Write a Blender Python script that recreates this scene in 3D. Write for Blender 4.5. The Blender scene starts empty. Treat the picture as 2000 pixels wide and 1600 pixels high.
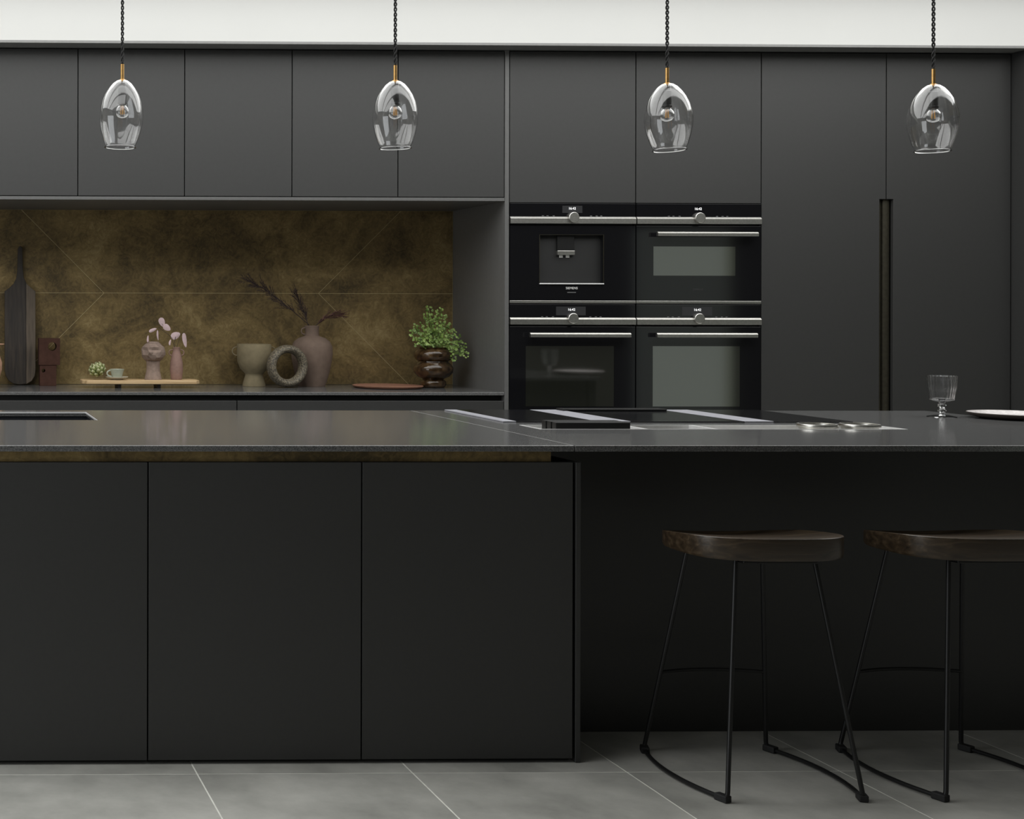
import bpy, bmesh, math, random
from mathutils import Vector, Matrix
random.seed(7)
S = bpy.context.scene
COL = S.collection
PI = math.pi

# ------------------------------------------------------------------ camera
F, CX, CY, H = 2560.0, -78.0, 604.0, 1.285
PSI, RHO = 0.018, 0.002
AX = Vector((math.sin(PSI), math.cos(PSI), 0))
_r = Vector((math.cos(PSI), -math.sin(PSI), 0)); _u = Vector((0, 0, 1))
RX = (_r + RHO * _u).normalized(); UP = AX.cross(RX) * -1
CAM = Vector((0, 0, H))
cd = bpy.data.cameras.new('camera'); cam = bpy.data.objects.new('camera', cd); COL.objects.link(cam)
cd.sensor_width = 36; cd.lens = F / 2000 * 36
cd.shift_x = (1000 - CX) / 2000; cd.shift_y = (CY - 800) / 2000
cd.clip_start = 0.05; cd.clip_end = 100
m3 = Matrix((RX, UP, -AX)).transposed()
cam.matrix_world = Matrix.Translation(CAM) @ m3.to_4x4()
S.camera = cam

def ray(px, py): return AX * F + RX * (px - CX) + UP * (CY - py)
def at(px, py, Y):
    d = ray(px, py); return CAM + d * (Y / d.y)
def on(px, py, z):
    d = ray(px, py); return CAM + d * ((z - H) / d.z)
def mpp(p): return (p - CAM).dot(AX) / F      # metres per pixel at a point

# ------------------------------------------------------------------ world, light, exposure
w = bpy.data.worlds.new('world'); S.world = w; w.use_nodes = True
w.node_tree.nodes['Background'].inputs[0].default_value = (0.75, 0.82, 0.85, 1)
w.node_tree.nodes['Background'].inputs[1].default_value = 0.25
def area(name, loc, rot, sx, sy, power, col=(1, 1, 1)):
    l = bpy.data.lights.new(name, 'AREA'); l.shape = 'RECTANGLE'; l.size = sx; l.size_y = sy
    l.energy = power; l.color = col
    o = bpy.data.objects.new(name, l); COL.objects.link(o); o.location = loc; o.rotation_euler = rot
    return o
# daylight entering through the two bays of the rooflight, the glazed doors on the left and the garden door, plus an added front bay
area('rooflight_daylight', (1.95, 5.21, 2.96), (0, 0, 0), 7.8, 1.74, 138, (1.0, 1.0, 0.98))
area('rooflight_daylight', (1.75, 3.97, 2.96), (0, 0, 0), 7.6, 0.58, 50, (1.0, 1.0, 0.98))
area('rooflight_daylight', (-0.55, 3.12, 2.96), (0, 0, 0), 3.0, 0.94, 28, (1.0, 1.0, 0.98))  # unseen third bay, added to brighten the floor at the left
area('left_glazing_daylight', (-2.18, 2.85, 1.15), (0, -PI / 2, 0), 2.2, 2.1, 46, (0.95, 0.98, 1.0))
area('garden_door_daylight', (8.35, -2.1, 1.15), (PI / 2, 0, 0), 1.1, 2.1, 1.8, (0.86, 0.95, 0.72))
S.view_settings.view_transform = 'Standard'; S.view_settings.look = 'None'
S.view_settings.exposure = 0.0; S.view_settings.gamma = 1.0
S.view_settings.use_curve_mapping = False

# ------------------------------------------------------------------ materials
def new_mat(name):
    m = bpy.data.materials.new(name); m.use_nodes = True
    return m, m.node_tree, m.node_tree.nodes['Principled BSDF']
def setp(b, **k):
    for a, v in k.items():
        a = {'base': 'Base Color', 'rough': 'Roughness', 'metal': 'Metallic', 'spec': 'Specular IOR Level', 'trans': 'Transmission Weight',
             'ior': 'IOR', 'coat': 'Coat Weight', 'coatr': 'Coat Roughness', 'sheen': 'Sheen Weight'}[a]
        if a == 'Base Color': v = (*v, 1)
        b.inputs[a].default_value = v
def plain(name, base, rough=0.5, noise=0.06, scale=40, bump=0.0, **k):
    m, t, b = new_mat(name); setp(b, base=base, rough=rough, **k)
    n = t.nodes.new('ShaderNodeTexNoise'); n.inputs['Scale'].default_value = scale; n.inputs['Detail'].default_value = 3
    tc = t.nodes.new('ShaderNodeTexCoord'); t.links.new(tc.outputs['Object'], n.inputs['Vector'])
    r = t.nodes.new('ShaderNodeValToRGB'); t.links.new(n.outputs['Fac'], r.inputs[0])
    for i, s in ((0, 1 - noise), (1, 1 + noise)):
        r.color_ramp.elements[i].color = (*[min(1, c * s) for c in base], 1)
    r.color_ramp.elements[0].position = 0.3; r.color_ramp.elements[1].position = 0.7
    t.links.new(r.outputs[0], b.inputs['Base Color'])
    if bump:
        bp = t.nodes.new('ShaderNodeBump'); bp.inputs['Strength'].default_value = bump; bp.inputs['Distance'].default_value = 0.01
        t.links.new(n.outputs['Fac'], bp.inputs['Height']); t.links.new(bp.outputs[0], b.inputs['Normal'])
    return m
def ramp_mat(name, stops, scale=(1, 1, 1), nscale=5, detail=6, dist=0.0, rough=0.5, bump=0.0, coord='Object', world=False, **k):
    m, t, b = new_mat(name); setp(b, rough=rough, **k)
    n = t.nodes.new('ShaderNodeTexNoise'); n.inputs['Scale'].default_value = nscale; n.inputs['Detail'].default_value = detail
    n.inputs['Distortion'].default_value = dist
    mp = t.nodes.new('ShaderNodeMapping'); mp.inputs['Scale'].default_value = scale
    if world:
        g = t.nodes.new('ShaderNodeNewGeometry'); t.links.new(g.outputs['Position'], mp.inputs[0])
    else:
        tc = t.nodes.new('ShaderNodeTexCoord'); t.links.new(tc.outputs[coord], mp.inputs[0])
    t.links.new(mp.outputs[0], n.inputs['Vector'])
    r = t.nodes.new('ShaderNodeValToRGB'); t.links.new(n.outputs['Fac'], r.inputs[0])
    els = r.color_ramp.elements
    while len(els) < len(stops): els.new(0.5)
    for e, (p, c) in zip(els, stops): e.position = p; e.color = (*c, 1)
    t.links.new(r.outputs[0], b.inputs['Base Color'])
    if bump:
        bp = t.nodes.new('ShaderNodeBump'); bp.inputs['Strength'].default_value = bump; bp.inputs['Distance'].default_value = 0.01
        t.links.new(n.outputs['Fac'], bp.inputs['Height']); t.links.new(bp.outputs[0], b.inputs['Normal'])
    return m

def patina():
    m, t, b = new_mat('patinated_brass'); setp(b, metal=0.5, rough=0.42)
    g = t.nodes.new('ShaderNodeNewGeometry')
    def noise(sc, det, dist, rgh=0.6):
        n = t.nodes.new('ShaderNodeTexNoise'); n.inputs['Scale'].default_value = sc; n.inputs['Detail'].default_value = det
        n.inputs['Distortion'].default_value = dist; n.inputs['Roughness'].default_value = rgh
        t.links.new(g.outputs['Position'], n.inputs['Vector']); return n
    n1, n2 = noise(3.2, 9, 0.6, 0.68), noise(26, 6, 2.4, 0.6)
    mx = t.nodes.new('ShaderNodeMix'); mx.inputs[0].default_value = 0.3
    t.links.new(n1.outputs['Fac'], mx.inputs[2]); t.links.new(n2.outputs['Fac'], mx.inputs[3])
    r = t.nodes.new('ShaderNodeValToRGB'); t.links.new(mx.outputs[0], r.inputs[0])
    els = r.color_ramp.elements; els.new(0.5); els.new(0.6)
    for e, (p, c) in zip(els, [(0.37, (0.09, 0.068, 0.034)), (0.47, (0.19, 0.135, 0.06)), (0.55, (0.28, 0.2, 0.085)), (0.65, (0.42, 0.315, 0.15))]): e.position = p; e.color = (*c, 1)
    t.links.new(r.outputs[0], b.inputs['Base Color'])
    bp = t.nodes.new('ShaderNodeBump'); bp.inputs['Strength'].default_value = 0.06; bp.inputs['Distance'].default_value = 0.01
    t.links.new(n2.outputs['Fac'], bp.inputs['Height']); t.links.new(bp.outputs[0], b.inputs['Normal'])
    return m
M = {}
M['cab'] = plain('charcoal_laminate', (0.028, 0.028, 0.0273), 0.5, 0.05, 60, spec=0.6)
M['edge'] = plain('charcoal_edge_band', (0.11, 0.11, 0.108), 0.42, 0.05, 60)  # edge finish, with the light caught by front edges mixed into its tone
M['cap'] = plain('lit_front_cap', (0.2, 0.2, 0.195), 0.4, 0.05, 60)  # light falling on the cornice front is put into this lighter grey
M['niche'] = plain('matt_black_niche', (0.006, 0.006, 0.006), 0.8, spec=0.15)
M['black'] = plain('black_carcass', (0.008, 0.008, 0.008), 0.6)
M['white'] = plain('white_plaster', (0.55, 0.55, 0.534), 0.85, 0.01, 3)
M['wallgrey'] = plain('taupe_plaster', (0.25, 0.24, 0.22), 0.85, 0.01, 3)
M['stone_joint'] = plain('grey_stone_joint', (0.3, 0.3, 0.29), 0.8, 0.1, 30)
M['grout'] = plain('pale_grout', (0.8, 0.8, 0.74), 0.9, 0.1, 30)
M['steel'] = plain('brushed_steel', (0.56, 0.55, 0.52), 0.32, 0.1, 120, metal=1.0)
M['rail'] = plain('stainless_channel', (0.74, 0.74, 0.74), 0.3, 0.04, 90, metal=0.3)
M['vent'] = plain('aluminium_vent', (0.3, 0.3, 0.33), 0.55, 0.08, 60, metal=0.4)
M['glassblack'] = plain('black_glass', (0.006, 0.006, 0.007), 0.06, 0.02, 5, spec=0.5)
M['oven_window'] = plain('tinted_oven_window', (0.012, 0.013, 0.01), 0.05, 0.02, 5, ior=2.6)
M['hobglass'] = plain('hob_glass', (0.006, 0.006, 0.007), 0.14, 0.02, 5, spec=0.35)
M['screen'] = plain('display_glass', (0.03, 0.03, 0.032), 0.25, 0.02, 5)
M['blackmetal'] = plain('black_powder_coat', (0.009, 0.009, 0.009), 0.4, 0.05, 80, spec=0.35)
M['rubber'] = plain('black_rubber', (0.009, 0.009, 0.009), 0.7, 0.05, 80)
M['sinkmat'] = plain('black_granite_sink', (0.014, 0.015, 0.018), 0.35, 0.15, 300)
M['brass'] = plain('aged_brass', (0.55, 0.33, 0.12), 0.35, 0.12, 90, metal=1.0)
M['bronze_dark'] = plain('dark_bronze', (0.06, 0.055, 0.04), 0.4, 0.15, 60, metal=0.7)
M['cord'] = plain('black_braided_flex', (0.008, 0.008, 0.008), 0.85, 0.3, 600)
M['amber'] = plain('amber_filament', (0.8, 0.42, 0.1), 0.5, 0.05, 60)
M['patina'] = patina()
M['joint'] = plain('bright_brass_joint', (0.6, 0.5, 0.28), 0.4, 0.1, 50, metal=0.4)
M['wood_dark'] = ramp_mat('dark_stained_wood', [(0.3, (0.012, 0.009, 0.007)), (0.55, (0.03, 0.022, 0.016)), (0.75, (0.05, 0.037, 0.026))],
                          scale=(60, 60, 3), nscale=1.5, detail=6, rough=0.55, bump=0.1)
M['wood_mid'] = ramp_mat('brown_wood', [(0.3, (0.06, 0.045, 0.032)), (0.55, (0.11, 0.083, 0.058)), (0.75, (0.15, 0.115, 0.08))],
                         scale=(60, 60, 3), nscale=1.5, detail=6, rough=0.6, bump=0.1)
M['wood_pale'] = ramp_mat('pale_wood', [(0.3, (0.42, 0.28, 0.14)), (0.6, (0.56, 0.4, 0.22)), (0.8, (0.62, 0.46, 0.27))],
                          scale=(3, 50, 50), nscale=1.5, detail=6, rough=0.55, bump=0.06)
M['wood_seat'] = ramp_mat('walnut_seat', [(0.3, (0.018, 0.012, 0.007)), (0.55, (0.042, 0.028, 0.016)), (0.78, (0.085, 0.06, 0.036))],
                          scale=(3, 30, 45), nscale=1.6, detail=8, dist=0.6, rough=0.33, bump=0.08)
M['clay_mauve'] = plain('mauve_clay', (0.16, 0.115, 0.09), 0.8, 0.1, 30, 0.1, spec=0.2)
M['clay_olive'] = plain('olive_stoneware', (0.2, 0.165, 0.1), 0.8, 0.1, 40, 0.1, spec=0.25)
M['clay_pink'] = plain('dusky_pink_clay', (0.25, 0.15, 0.12), 0.7, 0.1, 60, 0.1)
M['clay_head'] = plain('taupe_clay', (0.24, 0.175, 0.14), 0.85, 0.14, 60, 0.25)
M['clay_brown'] = plain('oxblood_clay', (0.06, 0.029, 0.021), 0.85, 0.15, 40, 0.1, spec=0.12)
M['clay_salmon'] = plain('salmon_clay', (0.45, 0.26, 0.17), 0.7, 0.1, 60, 0.1)
M['terracotta'] = plain('terracotta', (0.26, 0.13, 0.085), 0.7, 0.16, 60, 0.15, spec=0.25)
M['speckle'] = ramp_mat('speckled_stoneware', [(0.36, (0.045, 0.038, 0.027)), (0.5, (0.11, 0.093, 0.065)), (0.66, (0.22, 0.185, 0.125))], nscale=150, detail=4, rough=0.6, bump=0.3)
M['ceramic'] = plain('ivory_ceramic', (0.55, 0.52, 0.42), 0.35, 0.04, 30)
M['cupgreen'] = plain('celadon_ceramic', (0.36, 0.38, 0.3), 0.35, 0.06, 60)
M['plate_top'] = plain('grey_glaze', (0.5, 0.47, 0.46), 0.4, 0.18, 90)
M['plate_body'] = plain('dark_brown_clay', (0.04, 0.03, 0.024), 0.6, 0.12, 60)
M['pink_leaf'] = plain('pale_pink_leaf', (0.55, 0.41, 0.42), 0.6, 0.08, 60)
M['stem'] = plain('dark_stem', (0.03, 0.018, 0.016), 0.7)
M['dried'] = plain('dried_purple_foliage', (0.035, 0.02, 0.019), 0.8, 0.3, 60)
M['dried_red'] = plain('dried_red_foliage', (0.11, 0.05, 0.042), 0.8, 0.35, 60)
M['fern'] = ramp_mat('maidenhair_leaf', [(0.3, (0.06, 0.11, 0.018)), (0.55, (0.17, 0.26, 0.05)), (0.75, (0.36, 0.46, 0.15))], nscale=30, rough=0.5)
M['bract'] = ramp_mat('artichoke_green', [(0.3, (0.04, 0.045, 0.015)), (0.55, (0.07, 0.08, 0.03)), (0.75, (0.1, 0.1, 0.05))], nscale=40, rough=0.5)
def bract_mat():
    m, t, b = new_mat('artichoke_bract'); setp(b, rough=0.5)
    tc = t.nodes.new('ShaderNodeTexCoord'); sp = t.nodes.new('ShaderNodeSeparateXYZ'); t.links.new(tc.outputs['Object'], sp.inputs[0])
    mr = t.nodes.new('ShaderNodeMapRange'); mr.inputs['From Max'].default_value = 0.04; t.links.new(sp.outputs['Z'], mr.inputs['Value'])
    r = t.nodes.new('ShaderNodeValToRGB'); t.links.new(mr.outputs[0], r.inputs[0])
    els = r.color_ramp.elements; els.new(0.5)
    for e, (p, c) in zip(els, [(0.1, (0.03, 0.04, 0.01)), (0.6, (0.22, 0.26, 0.08)), (1.0, (0.55, 0.53, 0.34))]): e.position = p; e.color = (*c, 1)
    t.links.new(r.outputs[0], b.inputs['Base Color']); return m
M['bract_leaf'] = bract_mat()
M['lettering'] = plain('white_print', (0.75, 0.75, 0.73), 0.6, 0.0)
M['darkprint'] = plain('dark_grey_print', (0.035, 0.035, 0.035), 0.6, 0.0)
M['greyprint'] = plain('grey_print', (0.12, 0.12, 0.12), 0.6, 0.0)
_m, _t, _b = new_mat('lit_clock_digits'); setp(_b, base=(0.8, 0.8, 0.8)); _b.inputs['Emission Color'].default_value = (1, 1, 1, 1); _b.inputs['Emission Strength'].default_value = 0.8
M['digits'] = _m
def glass(name, col=(1, 1, 1), ior=1.46, rough=0.0):
    m, t, b = new_mat(name); setp(b, base=col, rough=rough, trans=1.0, ior=ior); return m
M['glass'] = glass('clear_glass')
M['glass_ribbed'] = glass('ribbed_smoked_glass', (0.9, 0.9, 0.9), 1.5, 0.12)
M['glass_smoke'] = glass('smoked_glass', (0.8, 0.8, 0.8), 1.5)
M['glass_brown'] = ramp_mat('amber_brown_glass', [(0.35, (0.05, 0.03, 0.015)), (0.6, (0.22, 0.13, 0.06)), (0.8, (0.4, 0.27, 0.13))], nscale=45, detail=4, rough=0.02, trans=0.75, ior=1.5)

def quartz(name):
    m, t, b = new_mat(name); setp(b, rough=0.12, spec=0.6)
    g = t.nodes.new('ShaderNodeNewGeometry')
    v = t.nodes.new('ShaderNodeTexNoise'); v.inputs['Scale'].default_value = 420; v.inputs['Detail'].default_value = 2
    t.links.new(g.outputs['Position'], v.inputs['Vector'])
    r = t.nodes.new('ShaderNodeValToRGB'); t.links.new(v.outputs['Fac'], r.inputs[0])
    r.color_ramp.elements[0].position = 0.35; r.color_ramp.elements[0].color = (0.055, 0.055, 0.056, 1)
    r.color_ramp.elements[1].position = 0.72; r.color_ramp.elements[1].color = (0.18, 0.18, 0.178, 1)
    t.links.new(r.outputs[0], b.inputs['Base Color'])
    return m
M['quartz'] = quartz('dark_speckled_quartz')
def concrete():
    m, t, b = new_mat('concrete_tile'); setp(b, rough=0.5, spec=0.4)
    g = t.nodes.new('ShaderNodeNewGeometry'); oi = t.nodes.new('ShaderNodeObjectInfo')
    n1 = t.nodes.new('ShaderNodeTexNoise'); n1.inputs['Scale'].default_value = 3.5; n1.inputs['Detail'].default_value = 9; n1.inputs['Roughness'].default_value = 0.62
    ad = t.nodes.new('ShaderNodeVectorMath'); ad.operation = 'ADD'
    sc = t.nodes.new('ShaderNodeVectorMath'); sc.operation = 'SCALE'; sc.inputs['Scale'].default_value = 11
    co = t.nodes.new('ShaderNodeCombineXYZ'); t.links.new(oi.outputs['Random'], co.inputs[2]); t.links.new(oi.outputs['Random'], co.inputs[0])
    t.links.new(co.outputs[0], sc.inputs[0]); t.links.new(g.outputs['Position'], ad.inputs[0]); t.links.new(sc.outputs[0], ad.inputs[1])
    t.links.new(ad.outputs[0], n1.inputs['Vector'])
    r = t.nodes.new('ShaderNodeValToRGB'); t.links.new(n1.outputs['Fac'], r.inputs[0])
    e = r.color_ramp.elements
    e[0].position = 0.3; e[0].color = (0.25, 0.249, 0.228, 1); e[1].position = 0.72; e[1].color = (0.48, 0.474, 0.44, 1)
    t.links.new(r.outputs[0], b.inputs['Base Color'])
    bp = t.nodes.new('ShaderNodeBump'); bp.inputs['Strength'].default_value = 0.08; bp.inputs['Distance'].default_value = 0.01
    t.links.new(n1.outputs['Fac'], bp.inputs['Height']); t.links.new(bp.outputs[0], b.inputs['Normal'])
    return m
M['tile'] = concrete()

# ------------------------------------------------------------------ mesh helpers
def tag(o, label, cat, group=None):
    o['label'] = label; o['category'] = cat
    if group: o['group'] = group
    return o
def thing(name, label, cat, loc, group=None):
    o = bpy.data.objects.new(name, None); COL.objects.link(o); o.location = loc; o.empty_display_size = 0.05
    return tag(o, label, cat, group)
def origin_of(o):
    p = Vector((0, 0, 0))
    while o is not None: p = p + Vector(o.location); o = o.parent
    return p
class MB:
    def __init__(s): s.v = []; s.f = []
    def add(s, vs, fs):
        k = len(s.v); s.v += [tuple(v) for v in vs]; s.f += [[i + k for i in f] for f in fs]; return s
    def box(s, x0, x1, y0, y1, z0, z1):
        x0, x1 = sorted((x0, x1)); y0, y1 = sorted((y0, y1)); z0, z1 = sorted((z0, z1))
        return s.add([(x0, y0, z0), (x1, y0, z0), (x1, y1, z0), (x0, y1, z0), (x0, y0, z1), (x1, y0, z1), (x1, y1, z1), (x0, y1, z1)],
                     [[0, 3, 2, 1], [4, 5, 6, 7], [0, 1, 5, 4], [1, 2, 6, 5], [2, 3, 7, 6], [3, 0, 4, 7]])
    def lathe(s, prof, c, seg=40, sx=1.0, sy=1.0):
        """prof: list of (radius, z) ; r=0 ends become poles"""
        vs = []; rows = []
        for r, z in prof:
            if r <= 1e-6: rows.append([len(vs)]); vs.append((c[0], c[1], c[2] + z))
            else:
                rows.append(list(range(len(vs), len(vs) + seg)))
                vs += [(c[0] + r * sx * math.cos(2 * PI * i / seg), c[1] + r * sy * math.sin(2 * PI * i / seg), c[2] + z) for i in range(seg)]
        fs = []
        for a, b in zip(rows, rows[1:]):
            for i in range(seg):
                j = (i + 1) % seg
                if len(a) == 1 and len(b) == 1: continue
                if len(a) == 1: fs.append([a[0], b[j], b[i]])
                elif len(b) == 1: fs.append([a[i], a[j], b[0]])
                else: fs.append([a[i], a[j], b[j], b[i]])
        return s.add(vs, fs)
    def tube(s, pts, rad, seg=10, closed=False, cap=True):
        pts = [Vector(p) for p in pts]; n = len(pts)
        rads = rad if isinstance(rad, (list, tuple)) else [rad] * n
        vs = []; prev = None
        for i, p in enumerate(pts):
            if closed: tn = pts[(i + 1) % n] - pts[i - 1]
            else: tn = pts[min(i + 1, n - 1)] - pts[max(i - 1, 0)]
            tn.normalize()
            if prev is None:
                a = Vector((0, 0, 1)) if abs(tn.z) < 0.9 else Vector((1, 0, 0)); nrm = tn.cross(a).normalized()
            else: nrm = (prev - tn * prev.dot(tn)).normalized()
            prev = nrm; bn = tn.cross(nrm)
            for k in range(seg):
                a = 2 * PI * k / seg; vs.append(p + (nrm * math.cos(a) + bn * math.sin(a)) * rads[i])
        fs = []
        for i in range(n if closed else n - 1):
            j = (i + 1) % n
            for k in range(seg):
                l = (k + 1) % seg; fs.append([i * seg + k, i * seg + l, j * seg + l, j * seg + k])
        if cap and not closed:
            fs.append(list(range(seg))[::-1]); fs.append([(n - 1) * seg + k for k in range(seg)])
        return s.add(vs, fs)
    def prism(s, poly, y0, y1):
        """poly: (x,z) list, counter-clockwise seen from -Y; extruded along Y"""
        n = len(poly)
        vs = [(x, y0, z) for x, z in poly] + [(x, y1, z) for x, z in poly]
        return s.add(vs, [list(range(n)), [n + i for i in range(n)][::-1]] + [[i, i + n, (i + 1) % n + n, (i + 1) % n] for i in range(n)])
    def prismz(s, poly, z0, z1):
        n = len(poly)
        vs = [(x, y, z0) for x, y in poly] + [(x, y, z1) for x, y in poly]
        return s.add(vs, [list(range(n))[::-1], [n + i for i in range(n)]] + [[i, (i + 1) % n, (i + 1) % n + n, i + n] for i in range(n)])
    def build(s, name, mat, parent=None, bevel=0.0, smooth=False, seg=2, base=None, angle=40, weld=False):
        org = origin_of(parent) if parent is not None else (Vector(base) if base is not None else Vector((0, 0, 0)))
        bm = bmesh.new()
        vv = [bm.verts.new(Vector(v) - org) for v in s.v]
        for f in s.f:
            try: bm.faces.new([vv[i] for i in f])
            except ValueError: pass
        if weld: bmesh.ops.remove_doubles(bm, verts=bm.verts, dist=1e-6)
        bmesh.ops.recalc_face_normals(bm, faces=bm.faces)
        if bevel:
            es = [e for e in bm.edges if e.is_manifold and e.calc_face_angle(0) > math.radians(30)]
            bmesh.ops.bevel(bm, geom=es, offset=bevel, segments=seg, profile=0.5, affect='EDGES', clamp_overlap=True)
        me = bpy.data.meshes.new(name); bm.to_mesh(me); bm.free()
        me.materials.append(M[mat] if isinstance(mat, str) else mat)
        if smooth:
            me.polygons.foreach_set('use_smooth', [True] * len(me.polygons))
            me.set_sharp_from_angle(angle=math.radians(angle))
        o = bpy.data.objects.new(name, me); COL.objects.link(o)
        if parent is not None: o.parent = parent
        elif base is not None: o.location = base
        return o
def bx(*a): return MB().box(*a)
def xbar(x0, x1, y0, y1, z0, z1, ch):
    """bar along X whose upper front edge is chamfered"""
    pr = [(y0, z0), (y1, z0), (y1, z1), (y0 + ch, z1), (y0, z1 - ch)]
    return MB().add([(x0, y, z) for y, z in pr] + [(x1, y, z) for y, z in pr], [[0, 1, 2, 3, 4], [9, 8, 7, 6, 5]] + [[i, (i + 1) % 5, (i + 1) % 5 + 5, i + 5] for i in range(5)])
def struct(o): o['kind'] = 'structure'; return o
def copy_tree(o, parent=None):
    c = o.copy(); COL.objects.link(c)
    if parent is not None: c.parent = parent; c.matrix_parent_inverse = o.matrix_parent_inverse
    for ch in list(o.children): copy_tree(ch, c)
    return c
def arc(p0, p1, bow, n=12):
    p0, p1, bow = Vector(p0), Vector(p1), Vector(bow)
    return [p0.lerp(p1, t) + bow * (4 * t * (1 - t)) for t in [i / n for i in range(n + 1)]]
def rounded(pts, r, n=6):
    """polyline with rounded corners"""
    pts = [Vector(p) for p in pts]; out = [pts[0]]
    for a, b, c in zip(pts, pts[1:], pts[2:]):
        d1 = (a - b).normalized(); d2 = (c - b).normalized()
        p, q = b + d1 * r, b + d2 * r
        for i in range(n + 1):
            t = i / n; out.append(p * (1 - t) ** 2 + b * 2 * t * (1 - t) + q * t ** 2)
    return out + [pts[-1]]
def text(name, body, size, loc, mat, parent):
    cu = bpy.data.curves.new(name, 'FONT'); cu.body = body; cu.size = size; cu.align_x = 'CENTER'; cu.align_y = 'CENTER'; cu.extrude = 0.0003
    tmp = bpy.data.objects.new(name + '_tmp', cu); COL.objects.link(tmp)
    bpy.context.view_layer.update()
    me = bpy.data.meshes.new_from_object(tmp.evaluated_get(bpy.context.evaluated_depsgraph_get()))
    bpy.data.objects.remove(tmp); bpy.data.curves.remove(cu)
    me.name = name; me.materials.clear(); me.materials.append(M[mat])
    me.transform(Matrix.Rotation(PI / 2, 4, 'X'))
    o = bpy.data.objects.new(name, me); COL.objects.link(o); o.parent = parent; o.location = Vector(loc) - origin_of(parent)
    return o

# ------------------------------------------------------------------ main planes
YD, YT, YS, YB = 3.69, 6.20, 6.82, 3.96        # island doors, tall doors, splashback, island back panel
ZI = 0.902                                       # island worktop
ZC = at(500, 766, YT).z                          # back worktop
YWB = 4.97                                       # back edge of island worktop
XJ = 1.81                                        # joint between the worktop slabs
def X(px, Y, py=700): return at(px, py, Y).x
def Z(py, Y, px=1000): return at(px, py, Y).z
XL = -1.75                                       # how far the furniture goes on to the left, outside the frame
XPIL0, XPIL1 = X(985.5, YT, 500), X(993.5, YT, 500)
XA0, XA1, XA2 = X(994.5, YT, 500), X(1241.5, YT, 500), X(1486.5, YT, 500)
XT1, XT2 = X(1731, YT, 400), X(1974.5, YT, 400)
ZTOP = Z(100.5, YT)
ZUB = Z(383.5, YT, 500)

# ------------------------------------------------------------------ room shell
RX0, RX1, RY0, RY1, RZ = -2.2, 9.6, -2.15, 6.95, 2.9
fl = struct(bx(RX0, RX1, RY0, RY1, -0.12, -0.0009).build('floor', 'grout'))
TX, TY, TS, TG = 0.7238 - 0.6 * 7, 3.615 - 0.6 * 10, 0.6, 0.0022
tm = None; rest = MB()
for i in range(-1, 23):
    for j in range(-1, 16):
        x0, y0 = TX + i * TS, TY + j * TS
        if x0 + TS < RX0 or x0 > RX1 or y0 + TS < RY0 or y0 > RY1: continue
        near = -1.2 < x0 < 4.4 and 1.7 < y0 < 4.2
        xa, xb = max(x0 + TG, RX0), min(x0 + TS - TG, RX1); ya, yb = max(y0 + TG, RY0), min(y0 + TS - TG, RY1)
        if near:
            if tm is None:
                t0 = bx(x0 + TG, x0 + TS - TG, y0 + TG, y0 + TS - TG, -0.0008, 0).build('floor_tile', 'tile', bevel=0.0003, seg=1, base=(x0 + TS / 2, y0 + TS / 2, 0))
                tm = t0.data; t0.parent = fl
            else:
                o = bpy.data.objects.new('floor_tile', tm); COL.objects.link(o); o.location = (x0 + TS / 2, y0 + TS / 2, 0); o.parent = fl
        else: rest.box(xa, xb, ya, yb, -0.0008, 0)
r_ = rest.build('floor_tiling', 'tile', fl); r_['kind'] = 'stuff'
struct(bx(RX0, RX1, RY1, RY1 + 0.1, 0, RZ).build('wall_back', 'white'))
# upper white wall standing just behind the cornice
struct(bx(RX0, XT2 + 0.6, YT + 0.021, RY1, ZTOP + 0.0195, RZ).build('wall_upper', 'white'))
struct(bx(RX1, RX1 + 0.1, RY0, RY1, 0, RZ).build('wall_right', 'wallgrey'))
wl = MB()
wl.box(RX0 - 0.1, RX0, RY0, 1.8, 0, RZ); wl.box(RX0 - 0.1, RX0, 3.9, RY1, 0, RZ); wl.box(RX0 - 0.1, RX0, 1.8, 3.9, 2.26, RZ)
struct(wl.build('wall_left', 'wallgrey'))
wf = MB()
wf.box(RX0, 7.8, RY0 - 0.1, RY0, 0, RZ); wf.box(8.9, RX1, RY0 - 0.1, RY0, 0, RZ); wf.box(7.8, 8.9, RY0 - 0.1, RY0, 2.2, RZ)
struct(wf.build('wall_front', 'wallgrey'))
ce = MB()
ce.box(RX0, RX1, RY0, 2.65, RZ, RZ + 0.1); ce.box(RX0, RX1, 3.59, 3.68, RZ, RZ + 0.1); ce.box(RX0, -2.05, 2.65, 3.59, RZ, RZ + 0.1); ce.box(0.95, RX1, 2.65, 3.59, RZ, RZ + 0.1); ce.box(RX0, RX1, 6.08, RY1, RZ, RZ + 0.1); ce.box(-2.05, 5.85, 4.26, 4.34, RZ, RZ + 0.1)  # front left opening only serves the added bay
ce.box(RX0, -2.05, 3.68, 6.08, RZ, RZ + 0.1); ce.box(5.85, RX1, 3.68, 6.08, RZ, RZ + 0.1)
struct(ce.build('ceiling', 'white'))
struct(bx(-2.05, 5.85, 4.25, 4.35, RZ - 0.02, RZ - 0.0005).build('trim_1', 'white', bevel=0.004))

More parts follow.
